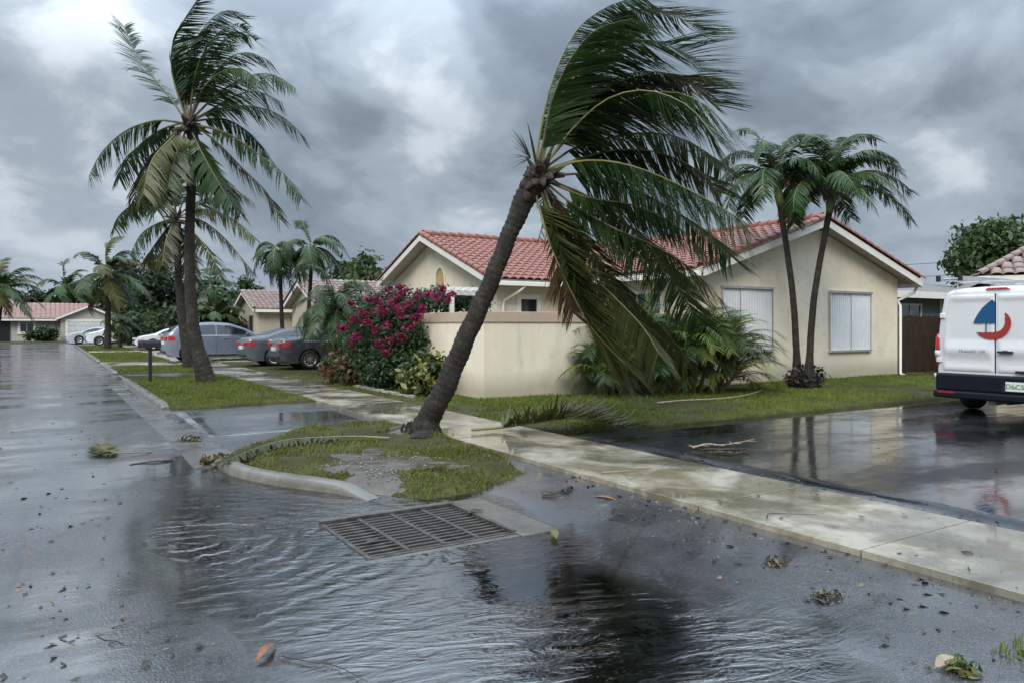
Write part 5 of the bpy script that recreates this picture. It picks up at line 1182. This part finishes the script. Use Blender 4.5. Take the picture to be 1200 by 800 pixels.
    def toppatch(nm, mat, xa, xb, f, off=.006, nx=10):
        m = MB(); fs_ = np.linspace(-f, f, 9)
        for i in range(nx+1):
            x = xa+(xb-xa)*i/nx; ye = hw(x, zt(x)-.05)
            m.v += [(x, ye*q, topz(x, q)+off) for q in fs_]
        for i in range(nx):
            for j in range(8): m.f.append((i*9+j, (i+1)*9+j, (i+1)*9+j+1, i*9+j+1)); m.m.append(0)
        m.build(nm, mat, o, smooth=True)
    if kind == 'sedan': toppatch('windscreen', M['glass'], .50, 1.28, .90); toppatch('rear_window', M['glass'], -1.72, -.98, .90)
    else: toppatch('windscreen', M['glass'], .55, 1.30, .90); toppatch('rear_window', M['glass'], -2.10, -1.78, .88)
    # lamps, plates, handles, mirrors
    zl = belt-.20
    sidepatch('tail_light', M['red_lens'], -L2+.10, -L2+.36, lambda x: zl-.0+.06*(x+L2), lambda x: zl+.185-.05*(x+L2), nx=6, nz=3, off=.012)
    sidepatch('headlight', M['clear_lens'], L2-.50, L2-.10, lambda x: zl-.10, lambda x: zl+.02, nx=6, nz=3, off=.012)
    for sy in (-1, 1):
        b = MB(); b.box((-L2-.018, min(sy*.46, sy*.78), zl+.0), (-L2+.10, max(sy*.46, sy*.78), zl+.165)); b.build('tail_light', M['red_lens'], o, bevel=.02)
        b = MB(); b.box((L2-.08, min(sy*.42, sy*.74), zl-.11), (L2+.012, max(sy*.42, sy*.74), zl+.0)); b.build('headlight', M['clear_lens'], o, bevel=.02)
        b = MB(); b.box((.92, min(sy*(W_-.02), sy*(W_+.15)), belt+.02), (1.08, max(sy*(W_-.02), sy*(W_+.15)), belt+.15)); b.build('mirror', paint, o, bevel=.03)
        for hx in (-.95, .10):
            y_ = hw(hx, belt-.1); b = MB(); b.box((hx-.10, min(sy*y_, sy*(y_+.035)), belt-.115), (hx+.10, max(sy*y_, sy*(y_+.035)), belt-.085)); b.build('door_handle', M['chrome'], o, bevel=.008)
    for xd in (-1.18, -.27, 1.06):
        sidepatch('door_seam', M['dark'], xd-.006, xd+.006, .33, belt+.01, off=.003, nx=1, nz=8)
    b = MB(); b.box((-L2-.03, -.27, .62 if kind == 'sedan' else .70), (-L2+.03, .27, .75 if kind == 'sedan' else .83)); b.build('license_plate', M['plate'], o, bevel=.01)
    b = MB(); b.box((-L2-.05, -.74, .36), (-L2+.10, .74, .46)); b.box((L2-.10, -.7, .28), (L2+.03, .7, .42)); splitbuild(b, 'bumper_insert', M['plastic'], o, bevel=.02)
    b = MB(); b.box((L2-.08, -.40, .50), (L2+.015, .40, .66)); b.build('grille', M['plastic'], o, bevel=.015)
    b = MB(); b.box((-L2+.25, -W_*.8, .19), (L2-.25, W_*.8, .30)); b.build('underbody', M['plastic'], o)
    b = MB(); b.box((-wb+r+.1, -W_*.985, .21), (wb-r-.1, W_*.985, .29)); b.build('sill', M['plastic'], o, bevel=.02)
    return o
SED = [(-2.42, .55), (-2.40, .92), (-2.28, 1.04), (-1.85, 1.09), (-1.50, 1.22), (-1.0, 1.39), (-.4, 1.455), (.2, 1.44), (.75, 1.30), (1.35, 1.00), (2.0, .89), (2.32, .74), (2.42, .48)]
SUV = [(-2.30, .6), (-2.29, .98), (-2.20, 1.14), (-1.85, 1.48), (-1.4, 1.60), (-.4, 1.66), (.3, 1.62), (.95, 1.40), (1.42, 1.13), (2.0, 1.01), (2.22, .84), (2.30, .55)]
car('parked_car', 'blue-grey hatchback SUV parked across the sidewalk behind the palm trunks', (4.25+2.3, 34.9, .10), 0, SUV, 1.08, M['paint_suv'], 'suv', 'cars parked on the driveways', r=.35)
car('parked_car', 'dark grey sedan, the farther of two parked side by side', (6.3+2.42, 29.45, .10), 0, SED, .95, M['paint_grey'], 'sedan', 'cars parked on the driveways')
car('parked_car', 'charcoal sedan with red tail light, nearer of two side by side', (6.85+2.42, 26.8, .10), 0, SED, .95, M['paint_char'], 'sedan', 'cars parked on the driveways')
def far(px, D): p = S(px, 400, D); return p
p = far(114, 66); car('parked_car', 'silver car nearest the garage at the end of the street', (p.x, p.y+1.5, .06), math.pi, SED, .95, M['paint_silver'], 'sedan', 'far parked cars')
p = far(138, 61); car('parked_car', 'white SUV behind the far coconut palm trunk', (p.x, p.y, .06), math.pi, SUV, 1.08, M['paint_white'], 'suv', 'far parked cars', r=.35)
p = far(181, 48); car('parked_car', 'white car mostly hidden behind the rear of the blue-grey SUV', (p.x+1.2, p.y, .08), math.pi, SED, .95, M['paint_white'], 'sedan', 'far parked cars')
# ---- the van
VX, VY, VZ = 14.0, 6.42, .035
V = empty('cargo_van', (VX, VY, VZ), 0, 'white cargo van with blue and red sail logo on its rear doors', 'van')
def vhw(z):
    return float(np.interp(z, [.3, .75, 1.15, 1.6, 2.0, 2.3], [.955, 1.0, 1.005, .965, .90, .86]))
ROOFZ = 2.27
prof = [(0.0, ROOFZ-.10), (.06, ROOFZ-.03), (.3, ROOFZ), (3.6, ROOFZ), (4.2, ROOFZ-.14), (4.9, 1.42), (5.5, 1.12), (5.7, .9), (5.75, .6)]
def vring(x, inset=0):
    zt = float(np.interp(x, [p[0] for p in prof], [p[1] for p in prof])); pl = 1-.12*max(0, (x-4.6)/1.15)**2; s = []; rr = min(.17, (zt-.3)*.4)
    for j in range(12):
        z = .34+(zt-rr-.34)*j/11; s.append((vhw(z)*pl-inset, z))
    ye = s[-1][0]
    for k in range(1, 7):
        a = k/7*math.pi/2; s.append((ye-rr*(1-math.cos(a)), zt-rr+rr*math.sin(a)*.92))
    s += [(ye*.6, zt-.0), (0, zt+.012)]
    return [(x, y, z) for y, z in s]+[(x, -y, z) for y, z in s[-2::-1]]
b = MB(); xs_ = [(0.0, .035), (.012, .014), (.04, 0)]+[(x, 0) for x in list(np.linspace(.15, 3.6, 14))+list(np.linspace(3.8, 5.75, 16))]
for x, i_ in xs_: b.v += vring(x, i_)
n = len(vring(0)); m = len(xs_)
for i in range(m-1):
    for k in range(n): b.f.append((i*n+k, (i+1)*n+k, (i+1)*n+(k+1) % n, i*n+(k+1) % n)); b.m.append(0)
b.f.append(tuple(range(n))); b.m.append(0); b.f.append(tuple((m-1)*n+k for k in range(n-1, -1, -1))); b.m.append(0)
body = b.build('body', M['paint_white'], V)
cut = MB()
for sx in (1.0, 4.75):
    for sy in (-1, 1): cut.tube([(sx, sy*.68, .36), (sx, sy*1.25, .36)], .42, 28)
co = cut.build('cutter', M['dark']); co.location = (VX, VY, VZ)
md = body.modifiers.new('b', 'BOOLEAN'); md.operation = 'DIFFERENCE'; md.object = co; md.solver = 'EXACT'
bpy.context.view_layer.update(); dg = bpy.context.evaluated_depsgraph_get(); me = bpy.data.meshes.new_from_object(body.evaluated_get(dg)); body.modifiers.clear(); body.data = me; bpy.data.objects.remove(co)
me.polygons.foreach_set('use_smooth', [True]*len(me.polygons)); me.set_sharp_from_angle(angle=math.radians(40))
def vp(px, py, X=VX-.02):   # a point of the rear face, in the van's own frame
    l = (px-600)/FPX; D = X/(F_.x+l*R_.x); y = D*(F_.y+l*R_.y); return (y-VY, EYE+(HOR-py)*D/FPX-VZ)
def door(sgn):
    b = MB(); ny, nz = 22, 40; z0, z1 = .735, ROOFZ-.13
    g = lambda a, lo, hi, w: max(0, min(1, (a-lo)/w))*max(0, min(1, (hi-a)/w))
    for i in range(ny+1):
        for j in range(nz+1):
            z = z0+(z1-z0)*j/nz; yo = vhw(z)-.085-(.06*max(0, (z-z1+.10)/.10)**2); y = .006+(yo-.006)*i/ny
            f = (y-.006)/(yo-.006); d = .020
            d -= .016*g(z, 1.27, z1-.10, .045)*g(y, -.5, yo-.07, .045)          # pressed upper panel
            d += .020*g(z, 1.04, 1.24, .06)*g(y, .0, yo-.02, .10)                      # waist swage
            d -= .012*g(z, .84, 1.03, .05)*g(y, .03, yo-.06, .05)
            if i in (0, ny) or j in (0, nz): d = -.012
            elif i in (1, ny-1) or j in (1, nz-1): d = .014
            b.v.append((-d, sgn*y, z))
    for i in range(ny):
        for j in range(nz):
            q = (i*(nz+1)+j, i*(nz+1)+j+1, (i+1)*(nz+1)+j+1, (i+1)*(nz+1)+j); b.f.append(q if sgn > 0 else q[::-1]); b.m.append(0)
    o = b.build('rear_door', M['paint_white'], V, smooth=True)
    for z in (.95, 1.75):
        h = MB(); h.box((-.03, min(sgn*(vhw(z)-.09), sgn*(vhw(z)-.005)), z-.045), (.02, max(sgn*(vhw(z)-.09), sgn*(vhw(z)-.005)), z+.045)); h.build('hinge', M['paint_white'], o, bevel=.01)
    return o
dl = door(1); dr = door(-1)
b = MB(); b.box((-.003, -.010, .74), (.0, .010, ROOFZ-.14)); b.build('door_seam', M['dark'], V)
def decal(nm, poly, mat, par, x=-.006): # poly in pixels
    b = MB(); pts = [vp(*q) for q in poly]; b.prism([Vector((x, y, z)) for y, z in pts], (-.002, 0, 0)); return b.build(nm, mat, par)
lg = decal('sail_logo', [(1140.5,379),(1142.5,374),(1146,368),(1151,361),(1157,355.5),(1162.8,351.2),(1166.2,354.5),(1166,372),(1165.4,373.5),(1166,376),(1165.6,379),(1159,379.3),(1159,378),(1157.3,378),(1157.3,379.3),(1153.5,379),(1153.5,378),(1152.0,378),(1152.0,379)], M['logo_blue'], dl, -.0215)
arc = [(1144,389),(1148,393.3),(1154,396.3),(1161,397.8),(1168,397.6),(1175,395),(1180.5,390.5),(1184,384.5),(1185.2,378.5),(1184,373),(1181.5,369),(1178,366.2),(1177.2,368.5),(1179,371.5),(1177.7,373),(1178,378.5),(1176,383.5),(1172.5,387.2),(1168,389),(1159.2,389.3),(1159,391),(1157.5,391),(1157.3,389.4),(1153.5,389.5),(1153.3,391),(1151.8,391),(1151.6,389.6)]
# the crescent as quads between its outer and inner edges
outer = arc[0:12]; inner = [(1151.6,389.6),(1153.5,389.5),(1157.3,389.4),(1159.2,389.3),(1164,389.4),(1168,389),(1172.5,387.2),(1176,383.5),(1178,378.5),(1177.7,373),(1178.6,371),(1177.2,368.5)]
b = MB()
for k in range(11):
    q = [vp(*outer[k]), vp(*outer[k+1]), vp(*inner[k+1]), vp(*inner[k])]; b.add([(-.0238, y, z) for y, z in q], [(0, 1, 2, 3)])
b.build('hull_logo', M['logo_red'], dl)
decal('mast_logo', [(1155.0,379),(1156.3,379),(1156.3,391),(1155.0,391)], M['logo_blue'], dl, -.0242)
def text(nm, s, size, loc, mat, par, ext=.001, xs=1):
    c = bpy.data.curves.new(nm, 'FONT'); c.body = s; c.size = size; c.extrude = ext; c.align_x = 'CENTER'; c.align_y = 'CENTER'; c.materials.append(mat)
    o = bpy.data.objects.new(nm, c); COL.objects.link(o); o.rotation_euler = (math.pi/2, 0, -math.pi/2); o.location = loc; o.scale = (xs, 1, 1); o.parent = par
    dg = bpy.context.evaluated_depsgraph_get(); me = bpy.data.meshes.new_from_object(o.evaluated_get(dg)); q = bpy.data.objects.new(nm, me); COL.objects.link(q)
    q.rotation_euler = o.rotation_euler; q.location = loc; q.scale = o.scale; q.parent = par; bpy.data.objects.remove(o); return q
y_, z_ = vp(1139, 411.5); text('badge_lettering', 'TRANSIT 150', .058, (-.0425, y_, z_), M['grey_text'], dl, xs=1.35)
y_, z_ = vp(1179, 412.5); b = MB(); b.box((-.075, y_-.125, z_-.018), (-.045, y_+.125, z_+.018)); b.box((-.05, y_-.04, z_+.018), (-.042, y_+.05, z_+.030)); b.build('door_handle', M['plastic'], dr, bevel=.01)
y_, z_ = vp(1203, 436); b = MB(); b.box((-.06, y_-.16, z_-.018), (-.02, y_+.16, z_+.018)); b.build('grab_handle', M['plastic'], dr, bevel=.01)
y_, z_ = vp(1169, 338.5); b = MB(); b.tube([(-.0, y_+.20, z_-.012), (-.012, y_+.16, z_+.006), (-.012, y_-.16, z_+.006), (-.0, y_-.20, z_-.012)], [.008, .022, .022, .008], 8, flat=.9); b.build('brake_light', M['red_lens'], V)
b = MB(); b.box((-.09, -.985, .40), (.10, .985, .715)); b.build('rear_cladding', M['navy'], V, bevel=.035)
b = MB(); b.box((-.15, -1.0, .27), (.10, 1.0, .405)); b.build('bumper', M['navy'], V, bevel=.03)
b = MB(); b.box((-.152, .62, .36), (-.13, .90, .39)); b.box((-.152, -.90, .36), (-.13, -.62, .39)); splitbuild(b, 'reflector', M['red_lens'], V)
for sy in (-1, 1):
    b = MB(); pts = [(.03, sy*.985, z) for z in (.80, .95, 1.15, 1.35, 1.42)]; b.tube(pts, [.03, .05, .052, .045, .02], 10); b.build('tail_light', M['red_lens'], V, smooth=True)
    b = MB(); b.tube([(.02, sy*.99, 1.0), (.02, sy*.99, 1.12)], .0535, 10); b.build('reversing_light', M['clear_lens'], V, smooth=True)
    b = MB(); b.tube([(.0, sy*.995, .60), (.0, sy*.995, .70)], .05, 10); b.build('side_marker', M['clear_lens'], V, smooth=True)
    for sx in (1.0, 4.75): disc_wheel(V, sx, sy*.84, .355, .25, sy, 7)
    b = MB(); b.box((4.3, min(sy*1.0, sy*1.25), 1.35), (4.42, max(sy*1.0, sy*1.25), 1.72)); b.build('mirror', M['plastic'], V, bevel=.04)
    b = MB(); b.prism([(3.35, sy*.992, 1.22), (4.55, sy*.975, 1.22), (4.15, sy*.925, 1.9), (3.35, sy*.925, 1.9)], (0, sy*.012, 0)); b.build('side_window', M['glass'], V)
b = MB(); b.add([(4.27, -.78, 2.06), (4.27, .78, 2.06), (4.92, .88, 1.42), (4.92, -.88, 1.42)], [(0, 1, 2, 3)]); b.build('windscreen', M['glass'], V)
b = MB(); b.box((.2, -.8, .26), (5.4, .8, .40)); b.build('underbody', M['plastic'], V)
b = MB(); b.tube([(-.02, -.2, .24), (.6, -.25, .24)], .03, 8); b.box((-.12, -.06, .20), (.3, .06, .27)); b.build('tow_bar', M['iron'], V)
y0_, z0_ = vp(1181, 458); y1_, z1_ = vp(1181, 447); pw = .305
b = MB(); b.box((-.105, y0_-pw, z0_+.005), (-.092, y0_, z0_+.165)); pl = b.build('license_plate', M['plate'], V, bevel=.003)
text('plate_lettering', 'D6', .115, (-.107, y0_-.075, z0_+.083), M['platetext'], pl); text('plate_lettering', 'C5', .115, (-.107, y0_-.225, z0_+.083), M['platetext'], pl)
b = MB(); b.tube([(-.1065, y0_-.150, z0_+.075), (-.108, y0_-.150, z0_+.075)], .022, 10); b.build('plate_emblem', M['orange'], pl)
b = MB(); b.box((-.10, y0_+.005, z0_-.02), (-.088, y0_+.06, z0_+.10)); b.build('plate_light', M['plastic'], V, bevel=.01)
for x in (.45, 1.7, 3.0):
    b = MB(); b.tube([(x, -.86, ROOFZ-.06), (x, -.86, ROOFZ+.09), (x, .86, ROOFZ+.09), (x, .86, ROOFZ-.06)], .018, 7); b.build('roof_bar', M['alu'], V)
for sy in (-.86,):
    b = MB(); b.tube([(.1, sy, ROOFZ+.125), (3.3, sy, ROOFZ+.125)], .022, 8); b.build('roof_rail', M['alu'], V)
Ld = empty('ladder', (VX-.25, VY+.46, VZ+ROOFZ+.11), 0, 'aluminium ladder lying on the roof rack of the white van', 'ladder')
for dy in (0, .38):
    b = MB(); b.box((0, dy-.014, 0), (3.7, dy+.014, .075)); b.build('side_rail', M['alu'], Ld)
    b = MB(); b.box((-.04, dy-.03, -.015), (.03, dy+.03, .09)); b.build('foot', M['plastic'], Ld, bevel=.008)
for i in range(12):
    b = MB(); b.tube([(.15+i*.3, .016, .038), (.15+i*.3, .364, .038)], .014, 6); b.build('rung', M['alu'], Ld)
# ---- mailbox
mp = G(176, 447, .08); Mb = empty('mailbox', mp, 0, 'dark mailbox on a post at the edge of the second verge', 'mailbox')
b = MB(); b.box((-.045, -.045, -.1), (.045, .045, .93)); b.build('post', M['plastic'], Mb, bevel=.005)
b = MB(); pr = [(-.09, 0), (.09, 0)]+[(math.cos(a)*.09, .12+math.sin(a)*.085) for a in np.linspace(0, math.pi, 8)]
b.prism([(-.30, y, .932+z) for y, z in pr], (.56, 0, 0)); b.build('box', M['plastic'], Mb)
b = MB(); b.box((-.20, -.105, .98), (-.19, -.093, 1.12)); b.box((-.20, -.105, 1.08), (-.13, -.093, 1.12)); b.build('flag', M['logo_red'], Mb)
# ------------------------------------------------------------------ storm debris
def settle(o, z):
    me = o.data
    for v in me.vertices:
        if v.co.z+o.location.z < z: v.co.z = z-o.location.z+random.uniform(0, .012)
    return o
def fallen(name, label, pts, n, L, wid, mats, seed, z, grav=.25, wind=.0, base_r=.02, group=None, bare=.2, spread=.95, lift=.15):
    o = frond(name, pts, n=n, L=L, wid=wid, wind=wind, grav=grav, mats=mats, seed=seed, segs=4, base_r=base_r, bare=bare, lift=lift, spread=spread, jit=.25, org=Vector(pts[0]))
    o.location = pts[0]; settle(o, z); return tag(o, label, 'fallen frond', group)
FG = 'fronds torn down by the wind'
fallen('fallen_frond', 'torn green and brown palm frond lying across the sidewalk edge onto the lawn', [G(553, 504, .10), G(590, 500, .12), G(630, 494, .22), G(680, 490, .30), G(735, 503, .12)], 120, .72, .022, OLV, 801, .085, group=FG, base_r=.03, spread=1.2, lift=.55, grav=.12)
fallen('fallen_frond', 'dead reddish frond tangled in the torn frond on the lawn', [G(610, 497, .12), G(640, 491, .26), G(690, 487, .26), G(715, 494, .12)], 90, .42, .020, DEAD, 803, .085, group=FG, base_r=.02, lift=.6, grav=.1)
fallen('fallen_frond', 'grey-green frond draped over the far edge of the palm island', [G(456, 513, .14), G(420, 511, .16), G(378, 512, .18), G(335, 515, .20), G(296, 526, .16), G(262, 540, .12)], 100, .30, .018, OLV, 805, .10, grav=.5, group=FG, base_r=.016, bare=.25)
fallen('fallen_frond', 'curled yellow-green frond clump lying in the street', [G(178, 529, .02), G(160, 530, .04), G(140, 530, .06), G(124, 527, .08), G(118, 520, .05)], 90, .26, .016, YEL, 807, .012, group=FG, bare=.3, base_r=.012)
def stick(name, label, pts, r, mat, cat='twig', group='twigs and sticks on the ground', twigs=0, seed=0):
    rs = random.Random(seed); P = smooth([Vector(p) for p in pts], 5); b = MB(); o0 = P[0]; b.tube([p-o0 for p in P], [r*(1-.6*i/(len(P)-1)) for i in range(len(P))], 6)
    for k in range(twigs):
        i = rs.randrange(1, len(P)-1); a = rs.random()*6.28; l = rs.uniform(.04, .14); b.tube([P[i]-o0, P[i]-o0+Vector((math.cos(a)*l, math.sin(a)*l, rs.uniform(0, .02)))], [r*.5, r*.2], 5)
    o = b.build(name, mat, None, smooth=True); o.location = o0; return tag(o, label, cat, group)
stick('twig', 'dark stem lying in the street beside the yellow-green frond', [G(202, 539, .018), G(180, 540, .03), G(165, 542, .02), G(152, 544, .02)], .014, M['debris'], seed=1)
stick('twig', 'thin pale stick on the sidewalk by the corner puddle', [G(705, 553, .075), G(725, 552, .08), G(748, 550, .075)], .008, M['paleleaf'], seed=2)
stick('twig', 'thin hooked dark twig lying on the stained sidewalk slab', [G(899, 606, .07), G(900, 602, .075), G(912, 601, .075), G(935, 602, .08), G(958, 602, .07)], .005, M['debris'], seed=3)
stick('twig', 'small dark twig on the asphalt beside the island', [G(636, 580, .02), G(652, 577, .03), G(668, 576, .02)], .012, M['debris'], twigs=6, seed=4)
stick('twig', 'thin dark twig on the wet street at lower left', [G(131, 735, .01), G(145, 731, .015), G(159, 726, .01)], .003, M['debris'], seed=5)
stick('twig', 'bent dark twig on the wet street below the straight one', [G(112, 743, .01), G(122, 749, .012), G(135, 750, .012), G(148, 756, .01)], .003, M['debris'], seed=6, twigs=2)
stick('twig', 'long thin twig trailing at the bottom edge left of centre', [G(330, 768, .012), G(365, 775, .014), G(395, 780, .014), G(430, 798, .012)], .0035, M['debris'], seed=7, twigs=3)
stick('palm_spathe', 'long pale woody palm spathe lying on the lawn below the areca clump', [G(770, 472, .10), G(800, 469, .12), G(840, 467, .11), G(872, 463, .14), G(893, 457, .17)], .024, M['paleleaf'], 'palm spathe', None, seed=8)
stick('palm_spathe', 'short pale spathe on the driveway in front of the slim palm reflections', [G(812, 524, .06), G(828, 520, .08), G(846, 521, .07), G(866, 518, .09), G(884, 514, .07)], .016, M['paleleaf'], 'palm spathe', None, twigs=14, seed=9)
stick('palm_spathe', 'dark brown husk piece lying beside the pale spathe on the driveway', [G(826, 526, .06), G(850, 526, .08), G(880, 526, .06)], .018, M['debris'], 'palm spathe', None, twigs=12, seed=10)
stick('palm_spathe', 'pale broken stem on the grass beneath the garden wall', [G(618, 493, .11), G(640, 488, .13), G(668, 486, .11)], .02, M['paleleaf'], 'palm spathe', None, seed=11)
def leaf(label, a, b_, wd, mat, z, curl=.02, seed=0, name='leaf'):
    a = Vector(a); b_ = Vector(b_); d = b_-a; s = Vector((-d.y, d.x, 0)).normalized()*wd; m = MB(); N_ = 8
    for i in range(N_+1):
        t = i/N_; p = d*t; w_ = math.sin(math.pi*min(.97, t*.9+.06))**.8; h = z+curl*math.sin(math.pi*t)*.7
        m.v += [tuple(p+s*w_+Vector((0, 0, h+curl*w_))), tuple(p+Vector((0, 0, h-.002))), tuple(p-s*w_+Vector((0, 0, h+curl*w_*.8)))]
    for i in range(N_):
        for k in (0, 1): m.f.append((3*i+k, 3*i+k+1, 3*i+k+4, 3*i+k+3)); m.m.append(0)
    m.tube([d*-.12+Vector((0, 0, z)), Vector((0, 0, z+.002))], .003, 5)
    o = m.build(name, mat, None, smooth=True); o.location = (a.x, a.y, 0); return tag(o, label, 'leaf', 'single fallen leaves')
leaf('curled orange-brown dry leaf on the wet asphalt at the bottom left', G(301, 777), G(323, 757), .020, M['drybrown'], .012, .018)
leaf('pale dry leaf at the bottom right corner by the green sprig', G(1098, 786), G(1122, 776), .035, M['paleleaf'], .02, .015)
leaf('long rust brown leaf on the asphalt beside the sidewalk', G(697, 583), G(722, 587), .025, M['drybrown'], .012, .012)
leaf('yellow leaf caught on the corner of the drain surround', G(648, 624), G(652, 634), .03, M['croton_yel'], .025, .01)
leaf('dull brown leaf on the sidewalk slab nearest the right edge', G(1128, 657), G(1140, 661), .022, M['debris'], .066, .008)
rs = random.Random(12)
def clump(name, label, c, r, n, size, mats, z, cat='debris', seed=0):
    o = empty(name, c, 0, label, cat); 
    for i, m in enumerate(mats):
        V_, Q_ = leafcloud([(0, 0, size*.3, r, r*.6, size*.5, 1)], n//len(mats), size, seed+i); V_[:, 2] = np.maximum(V_[:, 2], .004); npmesh('leaves', V_, Q_, M[m], o)
    b = MB(); rs_ = random.Random(seed)
    for k in range(5):
        a = rs_.random()*6.28; b.tube([(math.cos(a)*r*.8, math.sin(a)*r*.5, .01), (0, 0, .02), (-math.cos(a+.5)*r, -math.sin(a+.5)*r*.6, .008)], .004, 5)
    b.build('twigs', M['debris'], o); return o
clump('debris_clump', 'heap of wet leaves caught against the curb tip of the palm island', G(262, 541, .02), .26, 240, .07, ['croton_red', 'litter', 'frond_yel'], 0, seed=1)
clump('debris_clump', 'small dark clump of wet debris on the asphalt left of the slabs', G(912, 661, .012), .10, 70, .03, ['debris', 'litter'], 0, seed=2)
clump('debris_clump', 'larger dark clump of wet debris nearer the bottom right', G(966, 700, .012), .12, 90, .03, ['debris', 'litter'], 0, seed=3)
clump('leafy_sprig', 'torn green leafy sprig at the bottom right corner', G(1128, 785, .012), .07, 90, .04, ['tree2', 'croton_yel'], 0, 'sprig', seed=4)
clump('leafy_sprig', 'little green sprig on the asphalt beside the island tip', G(665, 575, .015), .10, 60, .035, ['tree2', 'debris'], 0, 'sprig', seed=5)
clump('debris_clump', 'brown leaf heap on the street edge by the gutter far end of the island', G(224, 516, .02), .16, 90, .05, ['debris', 'litter'], 0, seed=6)
# scattered bits
Vs = []; n_ = 650
px_ = RNG.uniform(-60, 1250, n_*3); py_ = 400+400*RNG.random(n_*3)**1.3; keep = []
for a, c in zip(px_, py_):
    p = G(a, c)
    if -6 < p.x < 4.7 and p.y < 60 and sdf(np.array([p.x]), np.array([p.y]), PUD)[0] > .08 and not (1.9 < p.x < 4.75 and p.y > 6.4): keep.append((p.x, p.y, .016))
    elif 4.8 < p.x < 6.15 and p.y < 30 and random.random() < .35: keep.append((p.x, p.y, .070))
    elif 6.3 < p.x < 20 and 0 < p.y < 8.5 and random.random() < .5: keep.append((p.x, p.y, .052))
    if len(keep) >= n_: break
for i in range(850):     # drifts against the sidewalk edge, the curb and the drain
    t = random.random(); r_ = abs(random.gauss(0, .10)); q_ = i % 5
    if q_ < 2:
        yy = 1.5+8*t; xx = 4.735-r_; zz_ = .018
        if yy > 6.3: continue
        if fbm(np.array([yy]), np.array([3.0]), 1.3, 88)[0] < .0: continue
    elif q_ == 2: yy = 9+28*t; xx = 1.80+random.gauss(0, .10); zz_ = .022
    elif q_ == 3: q = G(700+300*t, 590+60*t+random.gauss(0, 14)); xx, yy, zz_ = q.x, q.y, .018
    else: xx = 6.22+r_*1.5; yy = 1+7.3*t; zz_ = .052
    keep.append((xx, yy, zz_))
K = np.array(keep); n_ = len(K); ang = RNG.random(n_)*6.28; l = .008+.028*RNG.random(n_)**2; w_ = l*(.25+.4*RNG.random(n_))
c_, s_ = np.cos(ang), np.sin(ang); e1 = np.stack([c_*l, s_*l, 0*l], -1); e2 = np.stack([-s_*w_, c_*w_, .3*w_], -1); up_ = np.stack([0*l, 0*l, l*.35], -1)
Vv = np.stack([K-e1, K-e2, K+e1+up_, K+e2+up_*.4], 1).reshape(-1, 3)
tag(npmesh('leaf_litter', Vv, np.arange(n_*4).reshape(-1, 4), [M['debris'], M['litter'], M['drybrown']], mi=RNG.choice(3, n_, p=[.72, .2, .08])), 'small dark bits of leaf scattered over the wet pavement', kind='stuff')

for k_, (a, c, lab) in enumerate([((430, 640), (445, 634), 'wet brown leaf stuck on the left part of the drain grate'), ((548, 604), (566, 600), 'brown leaf lying on the upper right bars of the drain grate')]):
    leaf(lab, G(*a), G(*c), .03, M['debris'], .022, .01)
